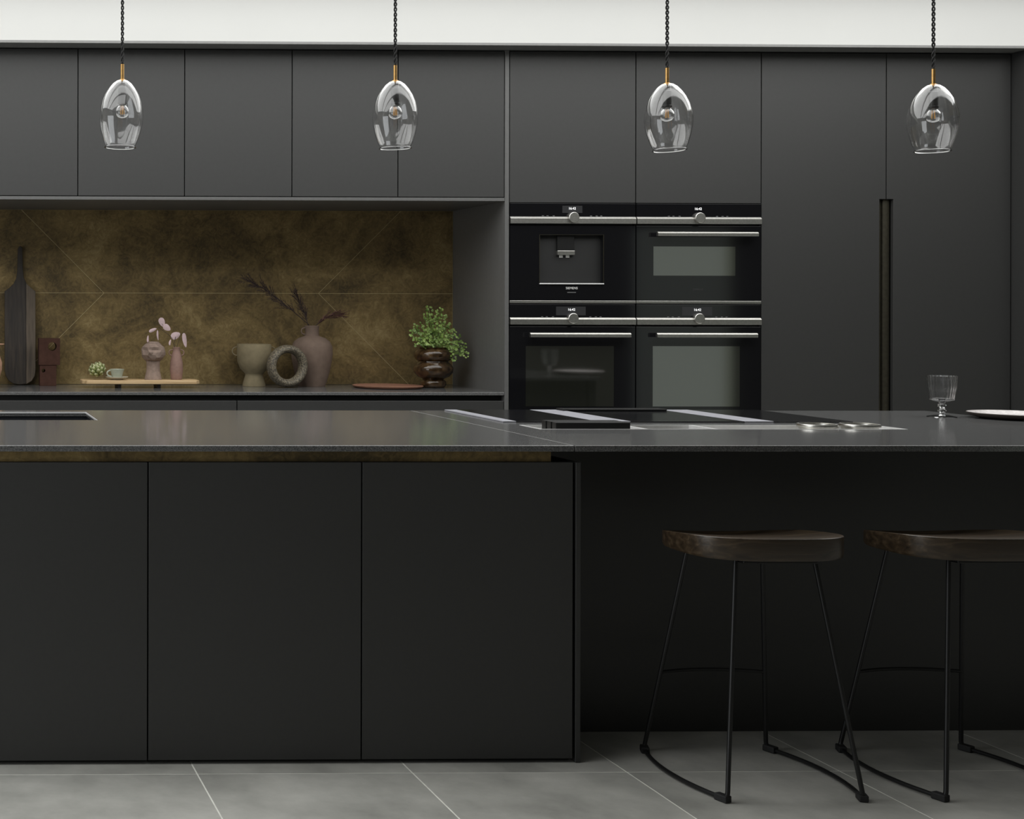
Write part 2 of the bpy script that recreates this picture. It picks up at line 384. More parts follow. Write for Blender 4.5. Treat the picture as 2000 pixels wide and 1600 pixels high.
# ------------------------------------------------------------------ cornice, end panels
o = MB()
XR = XT2 + 0.004
o.box(XL, XR + 0.35, YT - 0.11, YT + 0.02, ZTOP + 0.006, ZTOP + 0.019)
c_ = o.build('cornice', 'cap', bevel=0.0015, base=((XL + XR) / 2, YT, ZTOP + 0.006))
tag(c_, 'thin charcoal cornice capping the whole run of wall and tall cabinets', 'cornice')
p = bx(XPIL0, XPIL1, YT - 0.003, RY1 - 0.005, 0.0, ZTOP + 0.006).build('end_panel', 'edge', bevel=0.001, base=((XPIL0 + XPIL1) / 2, YT, 0))
tag(p, 'narrow full-height charcoal panel between the cooking niche and the ovens', 'panel')
p = bx(XR, XR + 0.3, YT - 0.1, RY1 - 0.01, 0, ZTOP + 0.005).build('end_panel', 'cab', bevel=0.001, base=(XR + 0.15, 6.2, 0))
tag(p, 'charcoal return panel coming forward at the far right of the tall cabinets', 'panel')

# ------------------------------------------------------------------ wall cabinets above the niche
bounds = [153 - 2 * 208.5, 153 - 208.5, 152.3, 360.7, 570.5, 777.5, 985]
wl_lab = ['charcoal wall cabinet outside the left edge, next to the leftmost visible one',
          'charcoal wall cabinet cut by the left edge of the photo',
          'charcoal wall cabinet behind the leftmost glass pendant',
          'charcoal wall cabinet between the two left pendants, nothing hanging before it',
          'charcoal wall cabinet whose right edge meets the second pendant from the left',
          'rightmost charcoal wall cabinet, touching the narrow full-height panel']
G = 0.0022
for k in range(6):
    x0, x1 = X(bounds[k], YT, 240), X(bounds[k + 1], YT, 240)
    if k == 5: x1 = XPIL0 - 0.001
    t = thing('wall_cabinet', wl_lab[k], 'cabinet', ((x0 + x1) / 2, YT + 0.3, ZUB), 'wall cabinets above the cooking niche')
    bx(x0 + 0.001, x1 - 0.001, YT + 0.021, RY1 - 0.005, ZUB + 0.004, ZTOP + 0.004).build('body', 'black', t)
    bx(x0 + G, x1 - G, YT, YT + 0.02, ZUB, ZTOP).build('door', 'cab', t, bevel=0.0012)
p = bx(XL, XPIL0 - 0.001, YT - 0.002, YS + 0.02, Z(391.3, YT, 500), Z(385, YT, 500)).build('light_pelmet', 'edge', bevel=0.001, base=(0.5, YT, ZUB - 0.02))
tag(p, 'slim charcoal shelf panel closing the underside of the wall cabinets', 'panel')

# ------------------------------------------------------------------ splashback with separate metal panels
t = thing('splashback', 'patinated brass splashback of angled panels behind the back worktop', 'splashback', (0.8, YS, ZC))
zs0, zs1, zm = ZC + 0.001, Z(391.3, YT, 500) - 0.001, Z(573, YS, 500)
bx(XL, XPIL0 - 0.001, YS + 0.0035, YS + 0.02, zs0, zs1).build('backing', 'joint', t)
xv0, xv1 = X(203, YS), X(622, YS)
up, dn = zs1 - zm, zm - zs0
xa_u, xa_d, xb_u, xb_d = xv0 - up, xv0 - dn, xv1 + up, xv1 + dn
xe = XPIL0 - 0.002
def shrink(poly, g):
    n = len(poly); out = []
    for i in range(n):
        p0, p1, p2 = Vector(poly[i - 1]), Vector(poly[i]), Vector(poly[(i + 1) % n])
        d1, d2 = (p1 - p0).normalized(), (p2 - p1).normalized()
        n1, n2 = Vector((-d1.y, d1.x)), Vector((-d2.y, d2.x))
        k = 1 + n1.dot(n2)
        out.append(p1 + (n1 + n2) * (g / max(k, 0.3)))
    return [tuple(q) for q in out]
polys = [[(xv0, zm), (xv1, zm), (xb_u, zs1), (xa_u, zs1)], [(xa_d, zs0), (xb_d, zs0), (xv1, zm), (xv0, zm)],
         [(xv1, zm), (xe, zm), (xe, zs1), (xb_u, zs1)], [(xb_d, zs0), (xe, zs0), (xe, zm), (xv1, zm)],
         [(XL, zm), (xv0, zm), (xa_u, zs1), (XL, zs1)], [(XL, zs0), (xa_d, zs0), (xv0, zm), (XL, zm)]]
for q in polys: MB().prism(shrink(q, 0.0011), YS + 0.0022, YS + 0.0034).build('panel', 'patina', t)

# ------------------------------------------------------------------ back worktop and drawer units
p = bx(XL, XPIL0 - 0.001, YT - 0.004, YS + 0.02, Z(772, YT, 500), ZC).build('worktop', 'quartz', bevel=0.0015, base=(0.3, YT + 0.3, ZC))
tag(p, 'dark polished back worktop carrying the vases below the brass splashback', 'worktop')
db = [XL, X(463, YT, 790), XPIL0 - 0.001]
dl = ['charcoal drawer unit under the back worktop, left of the drawer gap', 'charcoal drawer unit under the back worktop, ending at the full-height panel']
for k in range(2):
    x0, x1 = db[k], db[k + 1]
    t = thing('drawer_unit', dl[k], 'cabinet', ((x0 + x1) / 2, YT + 0.3, 0), 'drawer units under the back worktop')
    bx(x0 + 0.001, x1 - 0.001, YT + 0.03, RY1 - 0.01, 0, Z(773, YT, 500)).build('body', 'black', t)
    zt = Z(783, YT, 500)
    bx(x0 + G, x1 - G, YT, YT + 0.02, zt - 0.36, zt).build('drawer_front', 'cab', t, bevel=0.0012)
    bx(x0 + G, x1 - G, YT, YT + 0.02, 0.08, zt - 0.40).build('drawer_front', 'cab', t, bevel=0.0012)

# ------------------------------------------------------------------ oven towers
ZA = Z(396.5, YT, 1118)          # top of appliances
def tower(x0, x1, label):
    t = thing('oven_tower', label, 'cabinet', ((x0 + x1) / 2, YT + 0.3, 0), 'oven housing cabinets')
    bx(x0 + 0.001, x1 - 0.001, YT + 0.30, RY1 - 0.01, 0, ZTOP + 0.004).build('body', 'black', t)
    bx(x0 + 0.001, x1 - 0.001, YT + 0.021, YT + 0.30, ZA + 0.004, ZTOP + 0.004).build('upper_box', 'black', t)
    bx(x0 + 0.001, x1 - 0.001, YT + 0.021, YT + 0.30, 0.0, 0.45).build('lower_box', 'black', t)
    bx(x0 + G, x1 - G, YT, YT + 0.02, ZA + 0.001, ZTOP).build('door', 'cab', t, bevel=0.0012)
    bx(x0 + G, x1 - G, YT, YT + 0.02, 0.08, 0.452).build('drawer_front', 'cab', t, bevel=0.0012)
tower(XA0, XA1, 'charcoal oven tower with upper door above the coffee machine')
tower(XA1, XA2, 'charcoal oven tower with upper door above the compact right oven')

def appliance(name, label, cat, x0, x1, px0, rows, clock, kind, scr):
    """rows: pixel heights of top, trim top, trim bottom, door top, door bottom, strip bottom (None for none)"""
    dx = px0
    zr = [Z(r, YT, 1118) if r is not None else None for r in rows]
    zt, z1, z2, z3, z4, z5 = zr
    zb = z5 if z5 is not None else z4
    t = thing(name, label, cat, ((x0 + x1) / 2, YT + 0.15, zb), 'built-in kitchen appliances')
    f = YT - 0.002
    bx(x0 + 0.004, x1 - 0.004, YT + 0.022, YT + 0.295, zb + 0.002, zt - 0.002).build('casing', 'black', t)
    bx(x0 + 0.0025, x1 - 0.0025, f, YT + 0.02, z1, zt).build('control_panel', 'glassblack', t, bevel=0.0008)
    xbar(x0 + 0.0025, x1 - 0.0025, f - 0.009, YT + 0.012, z2, z1, 0.008).build('trim_strip', 'steel', t, bevel=0.0006)
    u = lambda px: at(px + dx, 560, f).x
    v = lambda py: at(1118, py, f).z
    # knob
    kx, kz = u(1118), v((rows[1] + 1.5))
    kb = MB(); n = 40
    prof = [(0, -0.019), (0.0225, -0.019), (0.0245, -0.0175), (0.0255, -0.014), (0.0255, 0.0), (0.0, 0.0)]
    vs = []
    kb.lathe([(r, -z) for r, z in prof], (0, 0, 0), n)
    kb.v = [(kx + a, f - c, kz + b) for a, b, c in kb.v]
    kb.build('knob', 'steel', t, smooth=True, angle=30)
    # display and clock
    if scr: bx(u(scr[0]), u(scr[1]), f - 0.0006, f + 0.002, v(scr[3]), v(scr[2])).build('display', 'screen', t)
    text('clock_digits', clock, 0.0165, (u(1117), f - 0.0012, v(clock_y[rows[0]])), 'digits', t)
    ic = MB()
    for a in (1058, 1067, 1079, 1152, 1163, 1172): ic.box(u(a), u(a + 4), f - 0.0006, f + 0.001, v(rows[1] - 1), v(rows[1] - 2.4))
    ic.build('touch_marks', 'greyprint', t)['kind'] = 'stuff'
    if kind == 'coffee':
        nx0, nx1, nz1, nz0 = u(1054), u(1178), v(459), v(553.5)
        d = MB(); y0, y1 = f, YT + 0.02
        X0, X1 = x0 + 0.0025, x1 - 0.0025
        d.box(X0, nx0, y0, y1, z4, z3); d.box(nx1, X1, y0, y1, z4, z3); d.box(nx0, nx1, y0, y1, nz1, z3); d.box(nx0, nx1, y0, y1, z4, nz0)
        d.build('door_panel', 'glassblack', t)
        n_ = MB(); n_.box(nx0, nx1, YT + 0.12, YT + 0.123, nz0, nz1); n_.box(nx0 - 0.002, nx0, y1, YT + 0.12, nz0, nz1); n_.box(nx1, nx1 + 0.002, y1, YT + 0.12, nz0, nz1)
        n_.box(nx0, nx1, y1, YT + 0.12, nz1, nz1 + 0.002); n_.box(nx0, nx1, y1, YT + 0.12, nz0 - 0.002, nz0)
        n_.build('niche', 'niche', t)
        fr = MB(); w_ = 0.0022
        fr.box(nx0 - w_, nx0, f - 0.002, f + 0.004, nz0 - w_, nz1 + w_); fr.box(nx1, nx1 + w_, f - 0.002, f + 0.004, nz0 - w_, nz1 + w_)
        fr.box(nx0, nx1, f - 0.002, f + 0.004, nz1, nz1 + w_ * 0.6)
        fr.build('niche_frame', 'bronze_dark', t)
        bx(nx0 - w_, nx1 + w_, f - 0.006, f + 0.006, nz0 - 0.005, nz0 + 0.0005).build('drip_ledge', 'rail', t, bevel=0.001)
        sp = bx(u(1091), u(1124), YT + 0.01, YT + 0.1, v(490), nz1).build('spout', 'blackmetal', t, bevel=0.002)
        bx(u(1090.5), u(1124.5), YT + 0.006, YT + 0.1, v(498), v(489.5)).build('spout_collar', 'steel', sp, bevel=0.0015)
        for a in (1096.5, 1109.5):
            bx(u(a), u(a + 7), YT + 0.02, YT + 0.035, v(503), v(498)).build('nozzle', 'lettering', sp, bevel=0.001)
        text('lettering', 'SIEMENS', 0.0155, (u(1116.5), f - 0.001, v(563)), 'lettering', t)
        bx(u(1108), u(1125), f - 0.0006, f + 0.001, v(572), v(570.5)).build('print_mark', 'greyprint', t)
    else:
        dr = bx(x0 + 0.0025, x1 - 0.0025, f, YT + 0.02, z4, z3).build('door', 'glassblack', t, bevel=0.0008)
        a, b, c, d_ = kind
        bx(u(a), u(b), f - 0.0006, f + 0.004, v(d_), v(c)).build('window', 'oven_window', dr)
        h0, h1 = u(1030), u(1225.5)
        if name == 'compact_oven': text('lettering', 'SIEMENS', 0.0135, (u(1116.5), f - 0.001, v(565.5)), 'darkprint', dr)
        hz1, hz0 = v(rows[3] + 12), v(rows[3] + 20.5)
        hb = xbar(h0, h1, f - 0.042, f - 0.026, hz0, hz1, 0.006).build('handle', 'steel', dr, bevel=0.0006)
        for hx in (h0 + 0.03, h1 - 0.03): bx(hx - 0.006, hx + 0.006, f - 0.026, f, hz0 + 0.004, hz1 - 0.004).build('handle_mount', 'steel', hb)
    if z5 is not None:
        bx(x0 + 0.0015, x1 - 0.0015, f - 0.003, YT + 0.02, z5, z4 - 0.001).build('base_strip', 'steel', t, bevel=0.001)
    return t
UP_ROWS = (397.5, 423.5, 437.0, 441.0, 587.0, 592.5); LO_ROWS = (594.5, 620.5, 634.0, 638.0, 852.0, None)
clock_y = {397.5: 407.5, 594.5: 605}
appliance('coffee_machine', 'built-in black glass coffee machine with spout niche, top left appliance', 'coffee machine', XA0, XA1, 0, UP_ROWS, '16:42', 'coffee', (1098, 1137, 402, 416))
appliance('compact_oven', 'black glass compact oven with steel handle, right of the coffee machine', 'oven', XA1, XA2, 246, UP_ROWS, '16:42', (1030, 1190, 481, 538), None)
appliance('oven', 'black glass oven with steel handle below the coffee machine', 'oven', XA0, XA1, -1, LO_ROWS, '16:42', (1028, 1200, 676, 794), (1087, 1145, 599, 616))
appliance('oven', 'black glass oven with steel handle below the compact oven', 'oven', XA1, XA2, 245, LO_ROWS, '16:42', (1030, 1200, 676, 794), (1087, 1146, 599, 616))

# ------------------------------------------------------------------ tall cupboards with recessed grip
zg1, zg0 = Z(389, YT, 1731), 0.62
for k, (x0, x1, lab) in enumerate(((XA2, XT1, 'tall charcoal cupboard beside the ovens, recessed grip on its right edge'),
                                   (XT1, XT2, 'tall charcoal cupboard at the right, recessed grip on its left edge'))):
    t = thing('tall_cupboard', lab, 'cabinet', ((x0 + x1) / 2, YT + 0.3, 0), 'tall cupboards')
    bx(x0 + 0.001, x1 - 0.001, YT + 0.05, RY1 - 0.01, 0, ZTOP + 0.004).build('body', 'black', t)
    a, b = x0 + G, x1 - G
    gw = abs(X(1718, YT) - XT1) if k == 0 else abs(X(1743.5, YT) - XT1)
    if k == 0: poly = [(a, 0.08), (b, 0.08), (b, zg0), (b - gw, zg0), (b - gw, zg1), (b, zg1), (b, ZTOP), (a, ZTOP)]
    else: poly = [(a, 0.08), (b, 0.08), (b, ZTOP), (a, ZTOP), (a, zg1), (a + gw, zg1), (a + gw, zg0), (a, zg0)]
    d = MB().prism(poly, YT, YT + 0.02).build('door', 'cab', t, bevel=0.0012)
    h = MB()
    if k == 0: h.box(b - gw, b - 0.011, YT + 0.02, YT + 0.03, zg0, zg1)
    else:
        n = 8; cx, rr = (a + a + gw) / 2 - 0.004, gw / 2 + 0.004
        ring = [(cx + rr * math.cos(PI * i / n), YT + 0.03 - 0.016 * math.sin(PI * i / n)) for i in range(n + 1)]
        h.prismz(ring + [(cx - rr, YT + 0.034), (cx + rr, YT + 0.034)], zg0, zg1)
    h.build('grip', 'bronze_dark', d, smooth=(k == 1), angle=50)

# ------------------------------------------------------------------ island
ZIU = ZI - 0.0175
ib = [-545, -127.5, 289, 706.5, 1120]
il = ['charcoal island cupboard outside the left edge of the photo', 'charcoal island cupboard cut by the left edge, below the sink',
      'middle charcoal island cupboard, between the two door gaps', 'rightmost charcoal island cupboard, beside the stools']
zd1, zd0 = at(560, 903.5, YD).z, 0.012
for k in range(4):
    x0, x1 = X(ib[k], YD, 1200), X(ib[k + 1], YD, 1200)
    t = thing('island_cupboard', il[k], 'cabinet', ((x0 + x1) / 2, YD + 0.3, 0), 'island cupboards')
    bx(x0 + 0.0005, x1 - 0.0005, YD + 0.028, 4.42, 0.0, 0.815).build('body', 'black', t)
    bx(x0 + 0.002, x1 - 0.002, YD, YD + 0.022, zd0, zd1).build('door', 'cab', t, bevel=0.0012)
xe0, xe1 = X(1124, YD, 1200), X(1133.5, YD, 1200)
p = bx(xe0, xe1, YD - 0.002, 4.42, 0.0, zd1).build('end_panel', 'cab', bevel=0.001, base=((xe0 + xe1) / 2, YD + 0.3, 0))
tag(p, 'slim charcoal end panel of the island cupboards beside the left stool', 'panel')
xbr = at(1076, 890, YD + 0.014).x
p = bx(X(ib[0], YD, 1200), xbr, YD + 0.014, YD + 0.02, zd1 + 0.0012, ZIU - 0.001).build('grip_channel', 'patina', base=(0.4, YD + 0.014, zd1 + 0.0012))
tag(p, 'long patinated brass strip in the groove between island worktop and doors', 'trim')
p = bx(xe1 + 0.002, 3.74, YB, YB + 0.022, 0.0, ZIU - 0.001).build('island_back_panel', 'cab', bevel=0.001, base=(2.7, YB, 0))
tag(p, 'dark charcoal panel behind the bar stools under the island overhang', 'panel')
p = bx(xbr + 0.002, xe1 - 0.004, YB + 0.03, YB + 0.05, 0.8155, ZIU - 0.001).build('infill_panel', 'black', base=(xbr + 0.03, YB + 0.04, 0.8155))
tag(p, 'short black infill panel closing the end of the brass groove', 'panel')
p = bx(3.745, 3.785, YD + 0.02, YWB - 0.03, 0.0, ZIU - 0.001).build('end_panel', 'cab', bevel=0.001, base=(3.765, 4.3, 0))
tag(p, 'charcoal end panel carrying the far right end of the island worktop', 'panel')
p = bx(X(ib[0], YD, 1200), 3.74, YWB - 0.06, YWB - 0.04, 0.0, ZIU - 0.001).build('island_rear_panel', 'cab', base=(1.5, YWB - 0.05, 0))
tag(p, 'charcoal rear panel of the island facing the ovens', 'panel')

def slab(x0, x1, y0, y1, z0, z1, hole):
    xs, ys = [x0, hole[0], hole[1], x1], [y0, hole[2], hole[3], y1]
    b = MB(); vs = []; fs = []
    for z in (z0, z1):
        for j in range(4):
            for i in range(4): vs.append((xs[i], ys[j], z))
    id_ = lambda i, j, k: k * 16 + j * 4 + i
    for j in range(3):
        for i in range(3):
            if i == 1 and j == 1: continue
            fs.append([id_(i, j, 1), id_(i + 1, j, 1), id_(i + 1, j + 1, 1), id_(i, j + 1, 1)])
            fs.append([id_(i, j, 0), id_(i, j + 1, 0), id_(i + 1, j + 1, 0), id_(i + 1, j, 0)])
    for i in range(3):
        fs.append([id_(i, 0, 0), id_(i + 1, 0, 0), id_(i + 1, 0, 1), id_(i, 0, 1)]); fs.append([id_(i, 3, 0), id_(i, 3, 1), id_(i + 1, 3, 1), id_(i + 1, 3, 0)])
        fs.append([id_(0, i, 0), id_(0, i, 1), id_(0, i + 1, 1), id_(0, i + 1, 0)]); fs.append([id_(3, i, 0), id_(3, i + 1, 0), id_(3, i + 1, 1), id_(3, i, 1)])
    for a, c in (((1, 1), (2, 1)), ((2, 1), (2, 2)), ((2, 2), (1, 2)), ((1, 2), (1, 1))):
        fs.append([id_(*a, 0), id_(*a, 1), id_(*c, 1), id_(*c, 0)])
    return b.add(vs, fs)
def PW(px, py): return on(px, py, ZI)
SX1 = PW(180, 813).x; SY0, SY1 = PW(100, 820.5).y, PW(100, 804.5).y; SX0 = SX1 - 0.72
HX0, HX1 = PW(984, 825.5).x, PW(1661, 825).x; HY0, HY1 = PW(1300, 825.5).y, PW(1300, 802.5).y
CX0, CX1 = HX0 + 0.01, HX1; CY0, CY1 = PW(1300, 838.8).y, PW(1300, 830.5).y
IX0 = X(ib[0], YD, 1200) - 0.01
t = thing('island_worktop', 'long dark speckled stone island worktop with sink and hob', 'worktop', (1.2, 4.3, ZI))
slab(IX0, XJ - 0.0012, YD - 0.008, YWB, ZIU, ZI, (SX0, SX1, SY0, SY1)).build('slab', 'quartz', t, bevel=0.0024)
slab(XJ + 0.0012, 3.80, YD - 0.008, YWB, ZIU, ZI, (CX0, CX1, CY0, CY1)).build('slab', 'quartz', t, bevel=0.0014)
bx(XJ - 0.0012, XJ + 0.0012, YD + 0.01, YWB - 0.001, ZIU, ZI - 0.0006).build('joint', 'stone_joint', t)

# sink
t = thing('sink', 'black undermount sink set in the left end of the island worktop', 'sink', ((SX0 + SX1) / 2, (SY0 + SY1) / 2, ZIU - 0.2))
s = MB(); e = 0.004; zb = ZIU - 0.2
s.box(SX0 - e - 0.01, SX1 + e + 0.01, SY0 - e - 0.01, SY1 + e + 0.01, zb - 0.01, zb)
s.box(SX0 - e - 0.01, SX0 - e, SY0 - e - 0.01, SY1 + e + 0.01, zb, ZIU - 0.001); s.box(SX1 + e, SX1 + e + 0.01, SY0 - e - 0.01, SY1 + e + 0.01, zb, ZIU - 0.001)
s.box(SX0 - e, SX1 + e, SY0 - e - 0.01, SY0 - e, zb, ZIU - 0.001); s.box(SX0 - e, SX1 + e, SY1 + e, SY1 + e + 0.01, zb, ZIU - 0.001)
s.build('bowl', 'sinkmat', t)
bx(SX0 + 0.002, SX1 - 0.002, SY1 - 0.0025, SY1 - 0.0003, ZI - 0.006, ZI - 0.0005).build('rim', 'rail', t)  # highlight on the cut stone edge, added as a pale strip
bx(SX1 - 0.0025, SX1 - 0.0003, SY0 + 0.002, SY1 - 0.002, ZI - 0.006, ZI - 0.0005).build('rim', 'rail', t)  # same edge highlight along the right side, again a pale strip
MB().lathe([(0, 0.004), (0.03, 0.004), (0.045, 0.001), (0.045, 0)], ((SX0 + SX1) / 2, (SY0 + SY1) / 2, zb), 32).build('drain', 'steel', t, smooth=True)

# hob
t = thing('hob', 'flush black glass hob with pale metal extractor strips on the island', 'hob', ((HX0 + HX1) / 2, (HY0 + HY1) / 2, ZI))
hz = ZI + 0.004
v1 = HX0 + 0.045; g1a, g1b = PW(1155, 823).x, PW(1217, 823).x; g2a, g2b = PW(1437, 823).x, PW(1493, 823).x
for a, b in ((v1, g1a), (g1b, g2a), (g2b, HX1)): bx(a + 0.0008, b - 0.0008, HY0, HY1, ZI + 0.0002, hz).build('glass_zone', 'hobglass', t, bevel=0.0008)
for a, b in ((HX0, v1), (g1a, g1b), (g2a, g2b)): bx(a, b, HY0 + 0.002, HY1 - 0.002, ZI + 0.0002, hz + 0.0005).build('vent_strip', 'vent', t, bevel=0.0008)
ya = HY1 - 0.07
bx(at(1100, 805, ya).x, at(1303, 805, ya).x, ya, ya + 0.06, hz + 0.0005, at(1200, 799.3, ya).z).build('extractor_flap', 'blackmetal', t, bevel=0.002)

# utensil channel in front of the hob
t = thing('utensil_channel', 'long stainless channel sunk in the island worktop before the hob', 'channel', ((CX0 + CX1) / 2, (CY0 + CY1) / 2, ZI - 0.016))
c = MB(); e = 0.006; zf = ZI - 0.015
c.box(CX0 + 0.0005, CX1 - 0.0005, CY0 + 0.0005, CY1 - 0.0005, zf - 0.001, zf)
tr = c.build('tray', 'steel', t)
lip = MB(); zt = ZI + 0.0008
lip.box(CX0 + 0.0003, CX0 + e, CY0 + 0.0003, CY1 - 0.0003, zf, zt); lip.box(CX1 - e, CX1 - 0.0003, CY0 + 0.0003, CY1 - 0.0003, zf, zt)
lip.box(CX0 + e, CX1 - e, CY0 + 0.0003, CY0 + e, zf, zt); lip.box(CX0 + e, CX1 - e, CY1 - e, CY1 - 0.0003, zf, zt)
lip.build('rim', 'rail', t)
for px in (1238, 1372):
    xd = PW(px, 835).x; bx(xd, xd + 0.012, CY0 + e, CY1 - e, zf, zt).build('divider', 'rail', t)
xd0, xd1 = PW(1240, 835).x + 0.012, PW(1372, 835).x
bx(xd0, xd1, CY0 + e + 0.0005, CY1 - e - 0.0005, zf + 0.0002, zf + 0.002).build('insert', 'bronze_dark', t)
# knife block of three black bars
kb0 = PW(1085, 838).x; kb1 = PW(1230, 838).x
t = thing('knife_block', 'low black block of three parallel bars in the utensil channel', 'knife block', ((kb0 + kb1) / 2, CY0 + 0.05, zf))
for i in range(3):
    y = CY0 + 0.010 + i * 0.036
    bx(kb0, kb1, y, y + 0.028, zf + 0.0003, ZI + 0.021).build('bar', 'blackmetal', t, bevel=0.0015)
bx(kb0 + 0.004, kb1 - 0.004, CY0 + 0.012, CY0 + 0.108, zf + 0.0003, zf + 0.012).build('base', 'blackmetal', t)
# round metal holders
for px, lab in ((1596, 'left of two round polished metal holders in the utensil channel'), (1679, 'right of two round polished metal holders in the utensil channel')):
    p0 = PW(px, 835.5); r = 0.0585; cy = (CY0 + CY1) / 2
    cx_ = at(px, 835, cy).x
    t = thing('round_holder', lab, 'holder', (cx_, cy, zf), 'round holders in the channel')
    MB().lathe([(0, 0.004), (r - 0.010, 0.004), (r - 0.008, 0.024), (r - 0.006, 0.0245), (r - 0.0065, 0.003), (0, 0.0005)], (cx_, cy, zf), 48).build('cup', 'steel', t, smooth=True)
    MB().lathe([(r - 0.0055, 0.015), (r, 0.0165), (r + 0.001, 0.022), (r - 0.001, 0.0265), (r - 0.0075, 0.0268), (r - 0.0055, 0.022)][:], (cx_, cy, zf), 48).build('collar', 'steel', t, smooth=True)

# goblet
def prof_px(rows, ybase, m): return [(r * m, (ybase - y) * m) for r, y in rows]
b = PW(1839.5, 814.5); m = mpp(b)
t = thing('goblet', 'smoked ribbed glass goblet standing on the right of the island', 'glass', b)
bo = MB(); n = 144
rows = [(0, 783), (10, 784.5), (21, 781), (23.5, 765), (24.2, 761), (25.5, 757), (26.5, 734), (25.4, 733.6), (24.2, 757), (22.8, 761), (22.2, 766), (20, 778.5), (10, 782), (0, 782)]
bo.lathe([(r_ * 0.93, z_) for r_, z_ in prof_px(rows, 814.5, m)], b, n)
nv = []
for (x, y, z) in bo.v:
    dx, dy = x - b.x, y - b.y; r = math.hypot(dx, dy)
    if r > 15 * m:
        a = math.atan2(dy, dx); s_ = 1 + 0.028 * math.cos(a * 24); dx *= s_; dy *= s_
    nv.append((b.x + dx, b.y + dy, z))
bo.v = nv
bo.build('bowl', 'glass_ribbed', t, smooth=True)
st = prof_px([(0, 784.4), (6, 784.5), (5, 788), (7.5, 792), (4.8, 797), (7.2, 802), (5, 806), (6, 809.5), (20, 812.6), (24.5, 813.6), (24.5, 814.4), (0, 814.4)], 814.5, m)
MB().lathe(st, b, 48).build('stem', 'glass_smoke', t, smooth=True)
# plate
b = PW(1986, 818); m = mpp(b)
t = thing('plate', 'dark brown stoneware plate with pale grey glaze at the right edge', 'plate', (b.x, b.y, ZI))
R = 0.145
MB().lathe([(0, 0.0), (R * 0.72, 0.0), (R * 0.97, 0.012), (R, 0.019), (R - 0.003, 0.0205), (R - 0.005, 0.0185)], (b.x, b.y, ZI + 0.0003), 64).build('body', 'plate_body', t, smooth=True)
MB().lathe([(R - 0.0015, 0.0208), (R - 0.006, 0.0188), (R * 0.9, 0.0105), (R * 0.72, 0.006), (0, 0.006)], (b.x, b.y, ZI + 0.0004), 64).build('glaze', 'plate_top', t, smooth=True)

# ------------------------------------------------------------------ pendants
YP = 4.30
def pendant(px, ytop, label, tilt):
    c0 = at(px, ytop, YP)                            # where the brass tube enters the glass
    t = thing('pendant_lamp', label, 'pendant lamp', c0, 'glass pendants above the island')
    m = YP / F
    gl = MB(); w_ = 0.0021
    out = [(5, -1), (12, 1.5), (19, 7), (26, 16), (33, 28), (38.5, 42), (42, 57), (43.3, 70), (42.3, 84), (39, 100), (33.5, 118), (29.5, 129), (31, 131.5)]
    o_ = [(r * m, -y * m) for r, y in out]
    i_ = [(max(r - w_ * 0.95, 0.003), z - (w_ if k < 4 else 0.0)) for k, (r, z) in enumerate(o_)]
    i_[-1] = (o_[-1][0] - w_, o_[-1][1])
    prof = o_ + i_[::-1] + [o_[0]]
    gl.lathe(prof, c0, 64)
    g = gl.build('glass_shade', 'glass', t, smooth=True, angle=70, weld=True)
    g.rotation_euler = (tilt[0], tilt[1], 0)
    MB().lathe([(0, 0.053), (0.0058, 0.053), (0.0058, 0.004), (0.012, 0.001), (0.013, -0.003), (0, -0.003)], c0, 24).build('brass_tube', 'brass', t, smooth=True)
    MB().lathe([(0, -0.0045), (0.0105, -0.0045), (0.012, -0.007), (0.012, -0.022), (0.0135, -0.024), (0.0135, -0.071), (0.0145, -0.072), (0.0145, -0.078), (0, -0.078)], c0, 28).build('lamp_holder', 'blackmetal', t, smooth=True, angle=35)
    zb_ = -0.0785
    ob = [(0.0065, 0), (0.011, -0.004), (0.019, -0.013), (0.0232, -0.024), (0.0222, -0.034), (0.016, -0.0425), (0.007, -0.0465), (0, -0.047)]
    ib_ = [(0, -0.0461), (0.0065, -0.0455), (0.0153, -0.0417), (0.0213, -0.0336), (0.0223, -0.024), (0.0182, -0.0136), (0.0103, -0.005), (0.0058, -0.0005), (0.0065, 0)]
    bl = MB().lathe(ob + ib_, (c0.x, c0.y, c0.z + zb_), 32).build('bulb', 'glass', t, smooth=True, angle=70, weld=True)
    fm = MB()
    for dx, dy in ((-0.006, 0), (0.006, 0), (0, 0.005), (0, -0.005)):
        fm.tube([(c0.x + dx * 0.7, c0.y + dy * 0.7, c0.z + zb_ - 0.006), (c0.x + dx, c0.y + dy, c0.z + zb_ - 0.034)], 0.0011, 6)
    fm.build('filament', 'amber', bl)
    cb = MB(); z0, z1 = c0.z + 0.052, RZ - 0.02; pitch = 0.034; n = int((z1 - z0) / pitch * 10)
    for ph in (0, PI):
        cb.tube([(c0.x + 0.0033 * math.cos(2 * PI * (z1 - z0) * i / n / pitch + ph), c0.y + 0.0033 * math.sin(2 * PI * (z1 - z0) * i / n / pitch + ph), z0 + (z1 - z0) * i / n) for i in range(n + 1)], 0.0027, 6)
    cb.build('flex', 'cord', t, smooth=True)
    MB().lathe([(0, -0.028), (0.036, -0.028), (0.04, -0.024), (0.04, 0), (0, 0)], (c0.x, c0.y, RZ - 0.02), 32).build('ceiling_rose', 'brass', t, smooth=True, angle=35)
pendant(239, 157, 'leftmost clear glass pendant lamp, before the second visible wall cabinet', (0.0, 0.03))
pendant(772, 159, 'clear glass pendant lamp hanging before the niche, second from the left', (0.02, -0.01))
pendant(1303, 164, 'clear glass pendant lamp hanging before the oven towers', (-0.035, -0.02))
pendant(1823, 166, 'rightmost clear glass pendant lamp, before the tall cupboards', (-0.01, 0.02))

